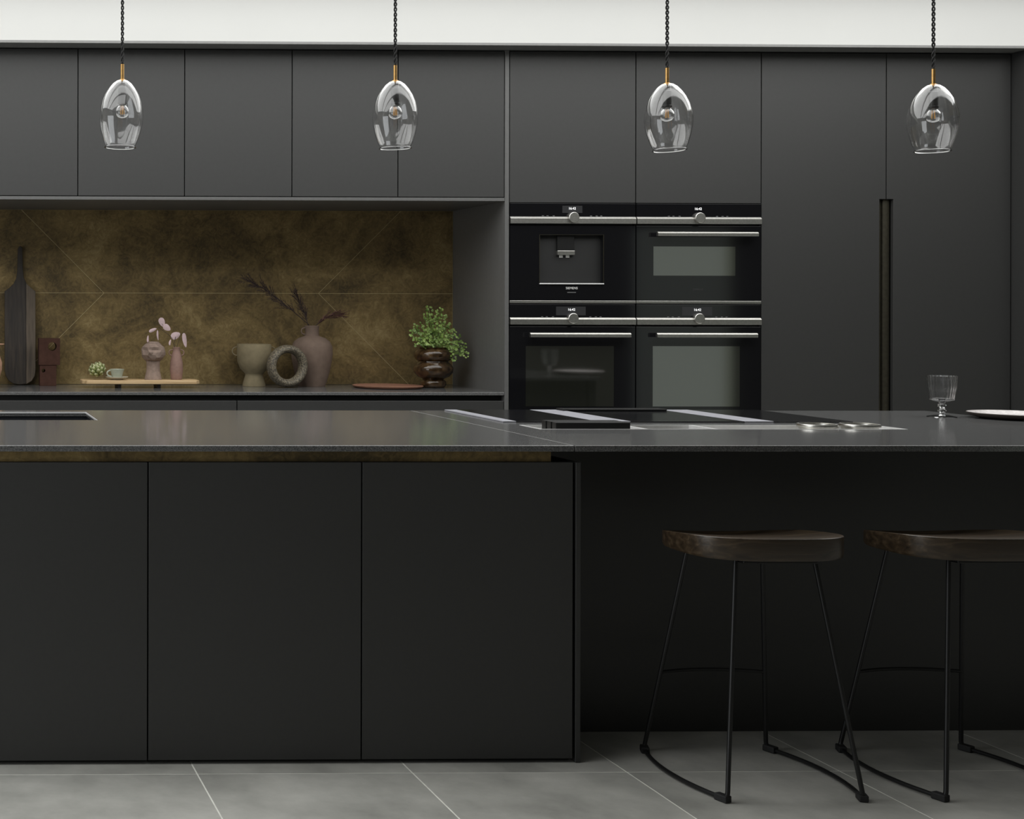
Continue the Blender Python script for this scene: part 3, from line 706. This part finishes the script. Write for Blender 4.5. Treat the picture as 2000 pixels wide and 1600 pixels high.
# ------------------------------------------------------------------ bar stools
def stool(dx, label):
    cx, cy = 2.246 + dx, 3.575
    t = thing('bar_stool', label, 'stool', (cx, cy, 0), 'bar stools at the island')
    a, b, n, ex = 0.207, 0.165, 72, 3.0
    zt, zb = 0.684, 0.624
    st = MB(); rows = []
    rings_t = [0.0, 0.2, 0.4, 0.6, 0.78, 0.9, 0.965, 0.992, 1.0]
    def sup(th, s):
        c_, s_ = math.cos(th), math.sin(th)
        return (a * s * math.copysign(abs(c_) ** (2 / ex), c_), b * s * math.copysign(abs(s_) ** (2 / ex), s_))
    def top(u, v, s):
        x_, y_ = u / a, v / b
        dish = -0.016 * (1 - min(1, abs(x_) ** 2.2)) * (0.55 + 0.45 * min(1, max(-1, y_ + 0.3)))
        dish *= min(1, (1 - s) / 0.1) * 0.5 + 0.5 * (1 if y_ > 0 else min(1, (1 - s) / 0.1))
        fall = -0.026 * max(0, (y_ + 0.9) / 1.9) ** 1.4
        return zt + dish + fall - (0.0015 if s >= 1.0 else 0)
    vs = [(cx, cy, top(0, 0, 0))]; idx = [[0]]
    for s in rings_t[1:]:
        ring = []
        for i in range(n):
            u, v = sup(2 * PI * i / n, s); ring.append(len(vs)); vs.append((cx + u, cy + v, top(u, v, s)))
        idx.append(ring)
    for s, z in ((1.0, zb + 0.006), (0.985, zb), (0.5, zb), (0, zb)):
        if s == 0: idx.append([len(vs)]); vs.append((cx, cy, z)); continue
        ring = []
        for i in range(n):
            u, v = sup(2 * PI * i / n, s); ring.append(len(vs)); vs.append((cx + u, cy + v, z))
        idx.append(ring)
    fs = []
    for r0, r1 in zip(idx, idx[1:]):
        for i in range(n):
            j = (i + 1) % n
            if len(r0) == 1: fs.append([r0[0], r1[i], r1[j]])
            elif len(r1) == 1: fs.append([r0[i], r1[0], r0[j]])
            else: fs.append([r0[i], r1[i], r1[j], r0[j]])
    st.add(vs, fs).build('seat', 'wood_seat', t, smooth=True, angle=30)
    bx(cx - 0.1, cx + 0.1, cy - 0.13, cy - 0.1, zb - 0.012, zb - 0.0005).build('seat_bracket', 'blackmetal', t, bevel=0.002)
    bx(cx - 0.1, cx + 0.1, cy + 0.1, cy + 0.13, zb - 0.012, zb - 0.0005).build('seat_bracket', 'blackmetal', t, bevel=0.002)
    r = 0.0058
    for sx in (-1, 1):
        f_t = (cx + sx * 0.106, cy - 0.105, zb); b_t = (cx + sx * 0.106, cy + 0.115, zb)
        f_b = (cx + sx * 0.18, cy - 0.192, r + 0.003); b_b = (cx + sx * 0.18, cy + 0.212, r + 0.003)
        fb, bb = Vector(f_b), Vector(b_b)
        run = arc(fb, bb, (sx * 0.04, 0, 0), 14)
        for tp, bt, nx in ((f_t, fb, run[1]), (b_t, bb, run[-2])):
            MB().tube(rounded([tp, bt, bt.lerp(nx, 0.9)], 0.02), r, 12).build('leg', 'blackmetal', t, smooth=True)
            k = bt.lerp(nx, 1.0); d = (nx - bt).normalized(); q = Vector((-d.y, d.x, 0))
            pts = [bt - d * 0.004 + q * 0.011, bt - d * 0.004 - q * 0.011, bt + d * 0.032 - q * 0.011, bt + d * 0.032 + q * 0.011]
            MB().prismz([(p_.x, p_.y) for p_ in pts], 0.0004, 0.019).build('foot_pad', 'rubber', t, bevel=0.003)
        MB().tube(run[1:-1], r, 12).build('floor_runner', 'blackmetal', t, smooth=True)
    tt = (0.24 - r) / zb
    def leg_at(sx): return Vector((cx + sx * 0.18, cy + 0.212, 0)).lerp(Vector((cx + sx * 0.106, cy + 0.115, zb)), 0.24 / zb)
    MB().tube(arc(leg_at(-1), leg_at(1), (0, 0.03, 0), 14), 0.0048, 10).build('footrest', 'blackmetal', t, smooth=True)
stool(0.0, 'left dark wooden bar stool with black wire legs, seat fully visible')
stool(0.578, 'right dark wooden bar stool with black wire legs, cut by the right edge')

# ------------------------------------------------------------------ things on the back worktop
def PC(px, py): return on(px, py, ZC)
EPS = 0.0004
# salmon vase mostly out of frame
b = PC(-22, 757.5); m = mpp(b)
t = thing('vase', 'salmon pink vase with flared rim at the left edge', 'vase', b)
MB().lathe(prof_px([(0, 757.4), (16, 757.4), (17, 753), (14, 750), (21, 738), (26, 722), (26, 708), (21, 693), (16, 684), (20, 676), (31, 672.5), (30, 671.5), (18, 676), (14, 684), (0, 690)], 757.5, m), b, 48).build('body', 'clay_salmon', t, smooth=True)

# long paddle board leaning on the splashback
b = PC(40, 752.5); m = mpp(b)
t = thing('paddle_board', 'long two-tone dark wooden paddle board leaning on the brass splashback', 'cutting board', b)
outl = [(9.5, 566), (9.5, 722), (12, 733), (18, 742), (27, 747.5), (40, 749), (53, 747.5), (62, 742), (68, 733), (70, 722), (70, 566), (61, 559), (53, 551), (47.5, 540), (45.5, 525), (44.5, 482), (42.5, 478), (40, 477), (37.5, 478), (35.5, 482), (34.5, 525), (32.5, 540), (27, 551), (19, 559)]
def clip(poly, xc, keep):
    out = []
    for i in range(len(poly)):
        p0, p1 = poly[i - 1], poly[i]
        i0, i1 = (p0[0] - xc) * keep >= 0, (p1[0] - xc) * keep >= 0
        if i0 != i1:
            tt = (xc - p0[0]) / (p1[0] - p0[0]); out.append((xc, p0[1] + tt * (p1[1] - p0[1])))
        if i1: out.append(p1)
    return out
lean = math.radians(3.2)
for nm, keep, mt in (('dark_stave', -1, 'wood_dark'), ('light_stave', 1, 'wood_mid')):
    po = [((x - 40) * m, (749.4 - y) * m) for x, y in clip(outl, 51.5, keep)]
    ob = MB().prism(po, -0.011, 0.011); 
    ob.v = [(x, y * math.cos(lean) + z * math.sin(lean), z * math.cos(lean) - y * math.sin(lean) + 0.0011) for x, y, z in ob.v]
    ob.v = [(x + b.x, y + YS - 0.053, z + b.z) for x, y, z in ob.v]
    ob.build(nm, mt, t, bevel=0.002)
# two clay blocks with round holes
def holed(name, x0, x1, y0, y1, z0, z1, hx, hz, hr, mat, parent, n=32):
    bmx = MB(); vs = []; fs = []
    def sq(th):
        c, s = math.cos(th), math.sin(th)
        k = min((x1 - hx) / c if c > 1e-9 else (x0 - hx) / c if c < -1e-9 else 1e9, (z1 - hz) / s if s > 1e-9 else (z0 - hz) / s if s < -1e-9 else 1e9)
        return (hx + k * c, hz + k * s)
    ths = sorted([2 * PI * i / n for i in range(n)] + [math.atan2(zz - hz, xx - hx) % (2 * PI) for xx in (x0, x1) for zz in (z0, z1)])
    k = len(ths)
    for y in (y0, y1):
        for th in ths: vs.append((hx + hr * math.cos(th), y, hz + hr * math.sin(th)))
        for th in ths: q = sq(th); vs.append((q[0], y, q[1]))
    for i in range(k):
        j = (i + 1) % k
        fs += [[i, j, k + j, k + i], [2 * k + i, 3 * k + i, 3 * k + j, 2 * k + j], [i, 2 * k + i, 2 * k + j, j], [k + i, k + j, 3 * k + j, 3 * k + i]]
    bmx.add(vs, fs)
    return bmx.build(name, mat, parent) if parent else bmx.build(name, mat, base=((x0 + x1) / 2, (y0 + y1) / 2, z0))
b = PC(94, 754); m = mpp(b)
z1 = (754 - 713) * m
o = holed('clay_block', b.x - 16 * m, b.x + 16 * m, b.y, b.y + 0.075, ZC + EPS, ZC + z1, b.x - 9 * m, ZC + 30 * m, 3.6 * m, 'clay_brown', None)
tag(o, 'lower of two stacked oxblood clay blocks, pierced by a small hole', 'ornament', 'stacked clay blocks')
o = holed('clay_block', b.x - 18 * m, b.x + 23 * m, b.y - 0.004, b.y + 0.078, ZC + z1 + EPS, ZC + z1 + 52 * m, b.x + 8 * m, ZC + z1 + 36 * m, 8.6 * m, 'clay_brown', None)
tag(o, 'upper of two stacked oxblood clay blocks, pierced by a large hole', 'ornament', 'stacked clay blocks')

# serving board on two feet
b = PC(272, 757); m = mpp(b); YB_ = b.y
zt = ZC + (757 - 741.5) * m; zb_ = ZC + (757 - 749) * m
t = thing('serving_board', 'pale wooden serving board raised on two dark feet', 'serving board', b)
w0, w1, dp = (158 - 272) * m, (386 - 272) * m, 0.085
pts = [(b.x + w0, YB_ - 0.05), (b.x + w0 + 0.02, YB_ - dp), (b.x + w1 - 0.02, YB_ - dp), (b.x + w1, YB_ - 0.05), (b.x + w1, YB_ + 0.05), (b.x + w1 - 0.02, YB_ + dp), (b.x + w0 + 0.02, YB_ + dp), (b.x + w0, YB_ + 0.05)]
MB().prismz(pts, zb_, zt).build('top', 'wood_pale', t, bevel=0.004)
for px in (230.5, 307):
    x_ = at(px, 753, YB_).x; bx(x_ - 0.008, x_ + 0.008, YB_ - 0.06, YB_ + 0.06, ZC + EPS, zb_ - 0.0002).build('foot', 'wood_dark', t, bevel=0.001)
# artichoke
zt += EPS
c = Vector((at(190, 724, YB_).x, YB_ - 0.01, zt + 0.046))
t = thing('artichoke', 'green artichoke lying on the left end of the serving board', 'artichoke', (c.x, c.y, zt))
axis = Vector((-0.35, -0.35, 0.87)).normalized()
q0 = Vector((0, 0, 1)).rotation_difference(axis).to_matrix()
br = MB(); L, W_ = 0.034, 0.024
vs = []; fs = []
for i, (u, wd) in enumerate([(0, 0.55), (0.3, 0.95), (0.6, 1.0), (0.85, 0.6), (1.0, 0.08)]):
    for j in (-1, 0, 1):
        bend = -0.010 * u * u
        vs.append((j * W_ * 0.5 * wd, 0.0045 - abs(j) * 0.0045 + 0.002 + bend * 0.6, u * L))
    for j in (-1, 0, 1):
        bend = -0.010 * u * u
        vs.append((j * W_ * 0.45 * wd, -abs(j) * 0.0045 + bend * 0.6, u * L))
for i in range(4):
    for base_, fl_ in ((0, 0), (3, 1)):
        for j in (0, 1):
            a_ = i * 6 + base_ + j; q_ = [a_, a_ + 1, a_ + 7, a_ + 6]; fs.append(q_ if not fl_ else q_[::-1])
    fs += [[i * 6, i * 6 + 6, i * 6 + 9, i * 6 + 3], [i * 6 + 2, i * 6 + 5, i * 6 + 11, i * 6 + 8]]
fs += [[0, 3, 4, 1], [1, 4, 5, 2], [24, 25, 28, 27], [25, 26, 29, 28]]
tmpo = br.add(vs, fs).build('bract', 'bract_leaf', None, smooth=True, angle=80); bme = tmpo.data
bpy.data.objects.remove(tmpo)
MB().lathe([(0, -0.026), (0.015, -0.022), (0.022, -0.01), (0.021, 0.01), (0.013, 0.02), (0, 0.025)], c, 20).build('heart', 'bract', t, smooth=True)
for ring, (lat, cnt, s_) in enumerate([(-0.85, 6, 0.8), (-0.45, 8, 1.0), (-0.05, 8, 1.05), (0.4, 7, 1.0), (0.85, 5, 0.85), (1.2, 3, 0.7)]):
    for k in range(cnt):
        lon = 2 * PI * (k + 0.5 * (ring % 2)) / cnt + random.uniform(-.08, .08)
        nrm = Vector((math.cos(lat) * math.cos(lon), math.cos(lat) * math.sin(lon), math.sin(lat)))
        tang = Vector((-math.sin(lat) * math.cos(lon), -math.sin(lat) * math.sin(lon), math.cos(lat)))
        side = tang.cross(nrm) * -1
        zdir = (tang * 0.8 + nrm * 0.62).normalized(); ydir = side.cross(zdir) * -1
        mat3 = Matrix((side, zdir.cross(side), zdir)).transposed()
        o = bpy.data.objects.new('bract', bme); COL.objects.link(o); o.parent = t
        pos = c + q0 @ (nrm * 0.021 - tang * 0.007)
        o.location = pos - Vector(t.location); o.rotation_euler = (q0 @ mat3).to_euler(); o.scale = (s_, s_, s_)
stv = q0 @ Vector((0, 0, -1))
# saucer and cup
c = Vector((at(228.5, 740, YB_ - 0.03).x, YB_ - 0.03, zt))
sa = MB().lathe([(0, 0.0), (0.026, 0.0), (0.028, 0.002), (0.05, 0.0105), (0.056, 0.0145), (0.0555, 0.0158), (0.048, 0.0125), (0.026, 0.005), (0, 0.0045)], c, 40).build('saucer', 'ceramic', smooth=True, base=c)
tag(sa, 'small ivory saucer under the espresso cup on the serving board', 'saucer')
c2 = c + Vector((0, 0, 0.0052))
t = thing('espresso_cup', 'pale green espresso cup on a saucer beside the artichoke', 'cup', c2)
MB().lathe([(0, 0), (0.022, 0), (0.0235, 0.002), (0.03, 0.03), (0.036, 0.048), (0.0345, 0.0485), (0.0285, 0.03), (0.0215, 0.005), (0, 0.004)], c2, 40).build('bowl', 'cupgreen', t, smooth=True)
hp = [(c2.x - 0.031 - 0.021 * math.sin(PI * i / 10), c2.y - 0.006, c2.z + 0.012 + 0.030 * i / 10 ) for i in range(11)]
hp = [(c2.x - 0.028 - 0.022 * math.sin(PI * i / 10) ** 0.8 , c2.y - 0.004, c2.z + 0.027 - 0.015 * math.cos(PI * i / 10)) for i in range(11)]
MB().tube(hp, 0.0042, 10).build('handle', 'cupgreen', t, smooth=True)

# carved head planter
c = Vector((at(299, 742, YB_).x, YB_, zt)); 
t = thing('head_planter', 'carved taupe clay head on a flared neck, on the serving board', 'planter', c)
mm_ = mpp(c)
hd = MB(); hc = Vector((0, 0, 52.5 * mm_)); vs = []; fs = []
nu, nv_ = 22, 12
face = math.radians(-118)        # where the face looks: toward the viewer, turned left
def hump(a, el, a0, e0, wa, we, amp):
    da = (a - a0 + PI) % (2 * PI) - PI
    return amp * math.exp(-(da / wa) ** 2 - ((el - e0) / we) ** 2)
for j in range(nv_ + 1):
    el = -0.5 * PI * 0.86 + j / nv_ * (0.5 * PI * 0.86 + 0.5 * PI * 0.93)
    for i in range(nu):
        a = 2 * PI * i / nu + (PI / nu if j % 2 else 0)
        r = 1 + hump(a, el, face, 0.0, 0.15, 0.36, 0.26) - hump(a, el, face + 0.5, 0.22, 0.3, 0.15, 0.24) - hump(a, el, face - 0.5, 0.22, 0.3, 0.15, 0.24)
        r += hump(a, el, face, 0.5, 1.0, 0.14, 0.07) + hump(a, el, face + 1.6, 0.0, 0.2, 0.3, 0.08) - hump(a, el, face, -1.0, 1.2, 0.3, 0.12)
        r += random.uniform(-0.035, 0.035)
        vs.append((hc.x + 23.5 * mm_ * r * math.cos(el) * math.cos(a) * (1 + 0.06 * math.sin(el)), 25 * mm_ * r * math.cos(el) * math.sin(a), hc.z + 21.5 * mm_ * r * math.sin(el)))
for j in range(nv_):
    for i in range(nu):
        k = (i + 1) % nu
        if j % 2 == 0: fs += [[j * nu + i, j * nu + k, (j + 1) * nu + i], [j * nu + k, (j + 1) * nu + k, (j + 1) * nu + i]]
        else: fs += [[j * nu + i, (j + 1) * nu + k, (j + 1) * nu + i], [j * nu + i, j * nu + k, (j + 1) * nu + k]]
fs += [list(range(nu))[::-1], [nv_ * nu + i for i in range(nu)]]
hd.add([Vector(v) + c for v in vs], fs).build('head', 'clay_head', t)
MB().lathe([(0, 0), (17 * mm_, 0), (16 * mm_, 5 * mm_), (13.5 * mm_, 16 * mm_), (12.8 * mm_, 26 * mm_), (13.5 * mm_, 36 * mm_), (0, 40 * mm_)], c, 22).build('neck', 'clay_head', t)
MB().lathe([(8 * mm_, 72.6 * mm_), (9 * mm_, 74 * mm_), (11 * mm_, 74 * mm_), (12 * mm_, 71.5 * mm_)], c, 20).build('rim', 'clay_head', t)
HEADTOP = Vector((c.x - 9 * mm_, c.y, c.z + 72 * mm_))

# bud vase
c = Vector((at(344.5, 741, YB_).x, YB_, zt)); mm_ = mpp(c)
t = thing('bud_vase', 'small dusky pink bud vase with two loop handles on the serving board', 'vase', c)
MB().lathe(prof_px([(0, 741), (10, 741), (11, 738), (12.8, 722), (12.2, 708), (9, 692), (7, 686), (6.6, 681), (7.6, 678.5), (6.8, 677.8), (5.4, 681), (5, 690), (0, 692)], 741, mm_), c, 36).build('body', 'clay_pink', t, smooth=True)
for s_ in (-1, 1):
    MB().tube([(c.x + s_ * (7.0 + 7.6 * math.sin(PI * i / 12) ** 0.7) * mm_, c.y, c.z + (741 - 688.5 + 5.6 * math.cos(PI * i / 12)) * mm_) for i in range(13)], 0.0026, 8).build('handle', 'clay_pink', t, smooth=True)
VT = Vector((c.x, c.y, c.z + 62 * mm_))
# leaf sprigs
def leaf(px, py, ln, wd, ang, Y, parent, m, mat='pink_leaf', yaw=0.0):
    p = at(px, py, Y); n = 12; vs = []; fs = []
    a = math.radians(ang); L, Wd = ln * m / 2, wd * m / 2
    for k, off in ((0, -0.0007), (1, 0.0007)):
        vs.append((0, off - 0.002, 0))
        for i in range(n):
            th = 2 * PI * i / n; u, v = math.cos(th) * L, math.sin(th) * Wd * (1 - 0.25 * math.cos(th))
            vs.append((u, off + 0.003 * (math.sin(th) ** 2), v))
    for i in range(n):
        j = (i + 1) % n
        fs += [[0, 1 + i, 1 + j], [n + 1, n + 2 + j, n + 2 + i], [1 + i, n + 2 + i, n + 2 + j, 1 + j]]
    ca, sa_ = math.cos(a), math.sin(a)
    out = []
    for x, y, z in vs:
        x, z = x * ca - z * sa_, x * sa_ + z * ca
        x, y = x * math.cos(yaw) - y * math.sin(yaw), x * math.sin(yaw) + y * math.cos(yaw)
        out.append((p.x + x, p.y + y, p.z + z))
    return MB().add(out, fs).build('leaf', mat, parent, smooth=True)
t = thing('leaf_sprig', 'pale pink leaf sprig arching out of the bud vase', 'sprig', VT - Vector((0, 0, 0.03)))
def P_(px, py): return at(px, py, YB_)
stm = MB()
stm.tube([VT - Vector((0, 0, 0.03)), P_(341.5, 680), P_(341, 668), P_(343, 658)], 0.0012, 6)
stm.tube([VT - Vector((0, 0, 0.03)), P_(340, 678), P_(336, 660), P_(327, 652), P_(318, 646), P_(311, 640), P_(307, 652)], 0.0011, 6)
stm.tube([P_(311, 640), P_(303, 642), P_(298, 645)], 0.0009, 6); stm.tube([P_(318, 646), P_(321, 640), P_(316, 632)], 0.0009, 6)
stm.tube([VT - Vector((0, 0, 0.03)), P_(346, 676), P_(352, 655), P_(358, 650), P_(361, 655)], 0.001, 6)
stm.build('stem', 'stem', t)
mm_ = mpp(VT)
for a_ in ((343, 655.5, 20, 14, 25, 0.1), (361, 664.5, 29, 9, -80, 0.3), (326, 640, 17, 12, -35, 0.1), (316.5, 629.5, 19, 12, -70, 0.0), (298.5, 645, 17, 6.5, 22, 0.2), (308.5, 655, 20, 4.5, -85, 0.6), (332.5, 669, 12, 5, 75, 0.5)):
    leaf(a_[0], a_[1], a_[2], a_[3], a_[4], YB_ - random.uniform(-0.01, 0.012), t, mm_, yaw=a_[5])
t = thing('leaf_sprig', 'single upright pale leaf growing from the carved head', 'sprig', HEADTOP)
MB().tube([HEADTOP - Vector((0, 0, 0.008)), P_(289.5, 668), P_(289, 662)], 0.001, 6).build('stem', 'stem', t)
leaf(289.2, 662.5, 15, 4.5, 88, YB_, t, mm_, yaw=0.3)

# footed bowl planter
b = PC(496, 754.5); m = mpp(b)
t = thing('footed_planter', 'olive beige footed planter with two thin loop handles', 'planter', b)
MB().lathe(prof_px([(0, 754.3), (22, 754.3), (22, 751), (17.5, 735), (17, 731.5), (18, 729), (27, 720), (32, 706), (33, 690), (32.8, 673), (32, 672), (30.5, 673), (30.5, 690), (29, 706), (20, 722), (0, 727)], 754.5, m), b, 48).build('body', 'clay_olive', t, smooth=True)
for s_ in (-1, 1):
    MB().tube([(b.x + s_ * (32 + 10.5 * math.sin(PI * i / 14) ** 0.75) * m, b.y, b.z + (754.5 - 686 + 8.2 * math.cos(PI * i / 14)) * m) for i in range(15)], 0.0028, 8).build('handle', 'clay_olive', t, smooth=True)
# amphora
b = PC(609, 754.5); m = mpp(b)
t = thing('amphora', 'tall mauve brown amphora vase with a neck handle', 'vase', b)
MB().lathe(prof_px([(0, 754.3), (25, 754.3), (27, 748), (33, 728), (37.5, 706), (39.5, 690), (38.5, 677), (34, 667), (26, 660.5), (17, 657.5), (14, 656), (13.2, 650), (13.5, 640), (14.3, 637), (13.2, 636.2), (11.5, 640), (11.2, 655), (0, 662)], 754.5, m), b, 56).build('body', 'clay_mauve', t, smooth=True)
MB().tube([(b.x - (12.5 + 8.5 * math.sin(PI * i / 12) ** 0.7) * m, b.y - 0.003, b.z + (754.5 - 647 + 6.5 * math.cos(PI * i / 12)) * m) for i in range(13)], 0.0035, 8).build('handle', 'clay_mauve', t, smooth=True)
AT, AY, AM = Vector((b.x, b.y, b.z + 116 * m)), b.y, m
# ring vase in front
b = PC(561, 757.5); m = mpp(b)
t = thing('ring_vase', 'speckled stoneware ring vase leaning before the amphora', 'vase', b)
rm = 33.5 * m; yaw = math.radians(12); cz = b.z + 42.2 * m + 0.0005
pts = []; rr = []
for i in range(48):
    th = 2 * PI * i / 48; r_ = rm
    pts.append((b.x + r_ * math.cos(th) * math.cos(yaw), b.y + 0.0 + r_ * math.cos(th) * math.sin(yaw), cz + r_ * math.sin(th)))
    rr.append(8.0 * m)
rg = MB().tube(pts, rr, 16, closed=True)
sc_ = 1.7                                    # the tube is deeper than it is wide
nrm = Vector((-math.sin(yaw), math.cos(yaw), 0))
rg.v = [tuple(Vector(v) + nrm * ((Vector(v) - b).dot(nrm) * (sc_ - 1))) for v in rg.v]
rg.build('ring', 'speckle', t, smooth=True)

# dried branches
def branch(label, path, spread, mat, n_sub, nl, seed):
    rnd = random.Random(seed)
    P3 = [AT - Vector((0, 0, 0.05))] + [at(px, py, AY + dy) for px, py, dy in path]
    t = thing('dried_branch', label, 'branch', P3[0])
    MB().tube(P3, [0.0022] * (len(P3) - 1) + [0.0008], 7).build('stem', 'stem', t, smooth=True)
    nd = MB(); tot = len(P3) - 1
    def needle(p, d, L):
        d = d.normalized(); a = d.orthogonal().normalized() * 0.0011; c_ = d.cross(a).normalized() * 0.0011
        mid = p + d * L * 0.5 + Vector((0, 0, rnd.uniform(-.002, .003)))
        nd.add([p + a * .6, p - a * .3 + c_ * .6, p - a * .3 - c_ * .6, mid + a, mid - a * .5 + c_, mid - a * .5 - c_, p + d * L], [[0, 1, 4, 3], [1, 2, 5, 4], [2, 0, 3, 5], [3, 4, 6], [4, 5, 6], [5, 3, 6]])
    for k in range(n_sub):
        u = 0.35 + 0.65 * (k + rnd.random()) / n_sub; s = u * tot; i = min(int(s), tot - 1)
        p = P3[i].lerp(P3[i + 1], s - i); d = (P3[min(i + 1, tot)] - P3[i]).normalized()
        sd = (d + Vector((rnd.uniform(-1, 1), rnd.uniform(-.7, .7), rnd.uniform(-1, 1))) * spread).normalized()
        L = rnd.uniform(0.03, 0.075) * (1.15 - 0.5 * abs(u - 0.6))
        q = p
        for j in range(nl):
            q = p + sd * L * j / nl
            needle(q, sd + Vector((rnd.uniform(-1, 1), rnd.uniform(-1, 1), rnd.uniform(-.8, 1))) * 0.55, rnd.uniform(0.012, 0.024))
        nd.tube([p, p + sd * L], [0.0009, 0.0005], 4)
    nd.build('needles', mat, t)
branch('long dark dried branch sweeping left out of the amphora', [(603, 634, 0), (570, 606, -0.01), (540, 582, -0.02), (512, 562, -0.02), (486, 549, -0.02)], 0.55, 'dried', 46, 9, 3)
branch('bushy dark dried sprig standing upright in the amphora', [(602, 637, 0), (596, 615, 0.005), (588, 595, 0.01), (580, 577, 0.01)], 0.5, 'dried', 30, 8, 5)
branch('reddish dried sprig leaning right out of the amphora', [(616, 637, -0.005), (628, 626, -0.01), (644, 617, -0.015), (664, 615, -0.015)], 0.45, 'dried_red', 30, 8, 9)

# platter
b = PC(757, 757.5); m = mpp(b)
o = MB().lathe([(0, 0), (0.15, 0), (0.166, 0.0045), (0.171, 0.0115), (0.1685, 0.0125), (0.158, 0.0085), (0, 0.0075)], b + Vector((0, 0, EPS)), 64).build('platter', 'terracotta', smooth=True, base=b)
tag(o, 'flat round terracotta platter lying beside the fern vase', 'platter')
# ribbed glass vase with fern
b = PC(846, 757.5); m = mpp(b)
t = thing('glass_vase', 'brown bubble-ribbed glass vase holding a fern', 'vase', b)
MB().lathe(prof_px([(0, 757.3), (20, 757.3), (22, 755), (24.5, 750), (24, 745), (19.5, 740.8), (21, 739), (30, 735), (36.5, 727), (37.5, 719), (34, 712), (28.5, 707.5), (28, 705.5), (33, 702), (36.5, 695.5), (36, 688), (31, 683), (25.5, 681), (27, 678.5), (25, 678), (22, 681.5), (30, 688), (31, 695), (24, 705), (31, 715), (31, 724), (22, 735), (15, 742), (18, 752), (0, 754)], 757.5, m), b, 48).build('body', 'glass_brown', t, smooth=True, angle=60)
root = b + Vector((0, 0, 70 * m))
t = thing('fern', 'bright green maidenhair fern spilling from the brown glass vase', 'plant', root)
rnd = random.Random(21)
tips = [(803, 651), (812, 668), (820, 690), (810, 640), (826, 628), (838, 604), (834, 618), (846, 622), (858, 607), (866, 616), (872, 632), (880, 640), (888, 652), (896, 662), (904, 676), (908, 692), (900, 688), (886, 700), (878, 690), (852, 682), (842, 672), (830, 668), (858, 668), (868, 660), (848, 648), (836, 650), (860, 642), (822, 658), (890, 676), (846, 660)]
for k, (px, py) in enumerate(tips):
    dy = rnd.uniform(-0.085, 0.06) if k < 19 else rnd.uniform(-0.1, -0.03)
    tip = at(px, py, b.y + dy)
    st = root + Vector((rnd.uniform(-.02, .02), rnd.uniform(-.02, .02), -0.04))
    mid = st.lerp(tip, 0.55) + Vector((0, 0, 0.045 + 0.03 * rnd.random())); mid.z = max(mid.z, root.z + 0.03)
    N = 14; path = [st * (1 - u) ** 2 + mid * 2 * u * (1 - u) + tip * u * u for u in [i / N for i in range(N + 1)]]
    path = [p if i > 3 else Vector((b.x + (p.x - b.x) * (0.4 + 0.15 * i), b.y + (p.y - b.y) * (0.4 + 0.15 * i), p.z)) for i, p in enumerate(path)]
    fr = MB(); fr.tube(path, [0.0008] * N + [0.0004], 4)
    for i in range(5, N + 1):
        for s_ in (-1, 1, 0):
            if s_ == 0 and rnd.random() < 0.5: continue
            p = path[i]; d = (path[i] - path[i - 1]).normalized()
            side = d.cross(Vector((rnd.uniform(-.4, .4), -1, rnd.uniform(-.3, .6)))).normalized()
            dirn = (side * s_ + d * 0.55 + Vector((rnd.uniform(-.3, .3), rnd.uniform(-.5, .2), rnd.uniform(-.4, .25)))).normalized()
            q = p + dirn * rnd.uniform(0.006, 0.013)
            nr = Vector((rnd.uniform(-.5, .5), -1, rnd.uniform(-.1, .9))).normalized()
            u_ = (dirn - nr * dirn.dot(nr)).normalized(); v_ = nr.cross(u_)
            sz = rnd.uniform(0.009, 0.0145)
            fr.add([q, q + (u_ * .55 - v_ * .6) * sz, q + (u_ * .95 - v_ * .35) * sz, q + u_ * 1.05 * sz + nr * sz * .15, q + (u_ * .95 + v_ * .35) * sz, q + (u_ * .55 + v_ * .6) * sz], [[0, 1, 2, 3], [0, 3, 4, 5]])
    fr.build('frond', 'fern', t)
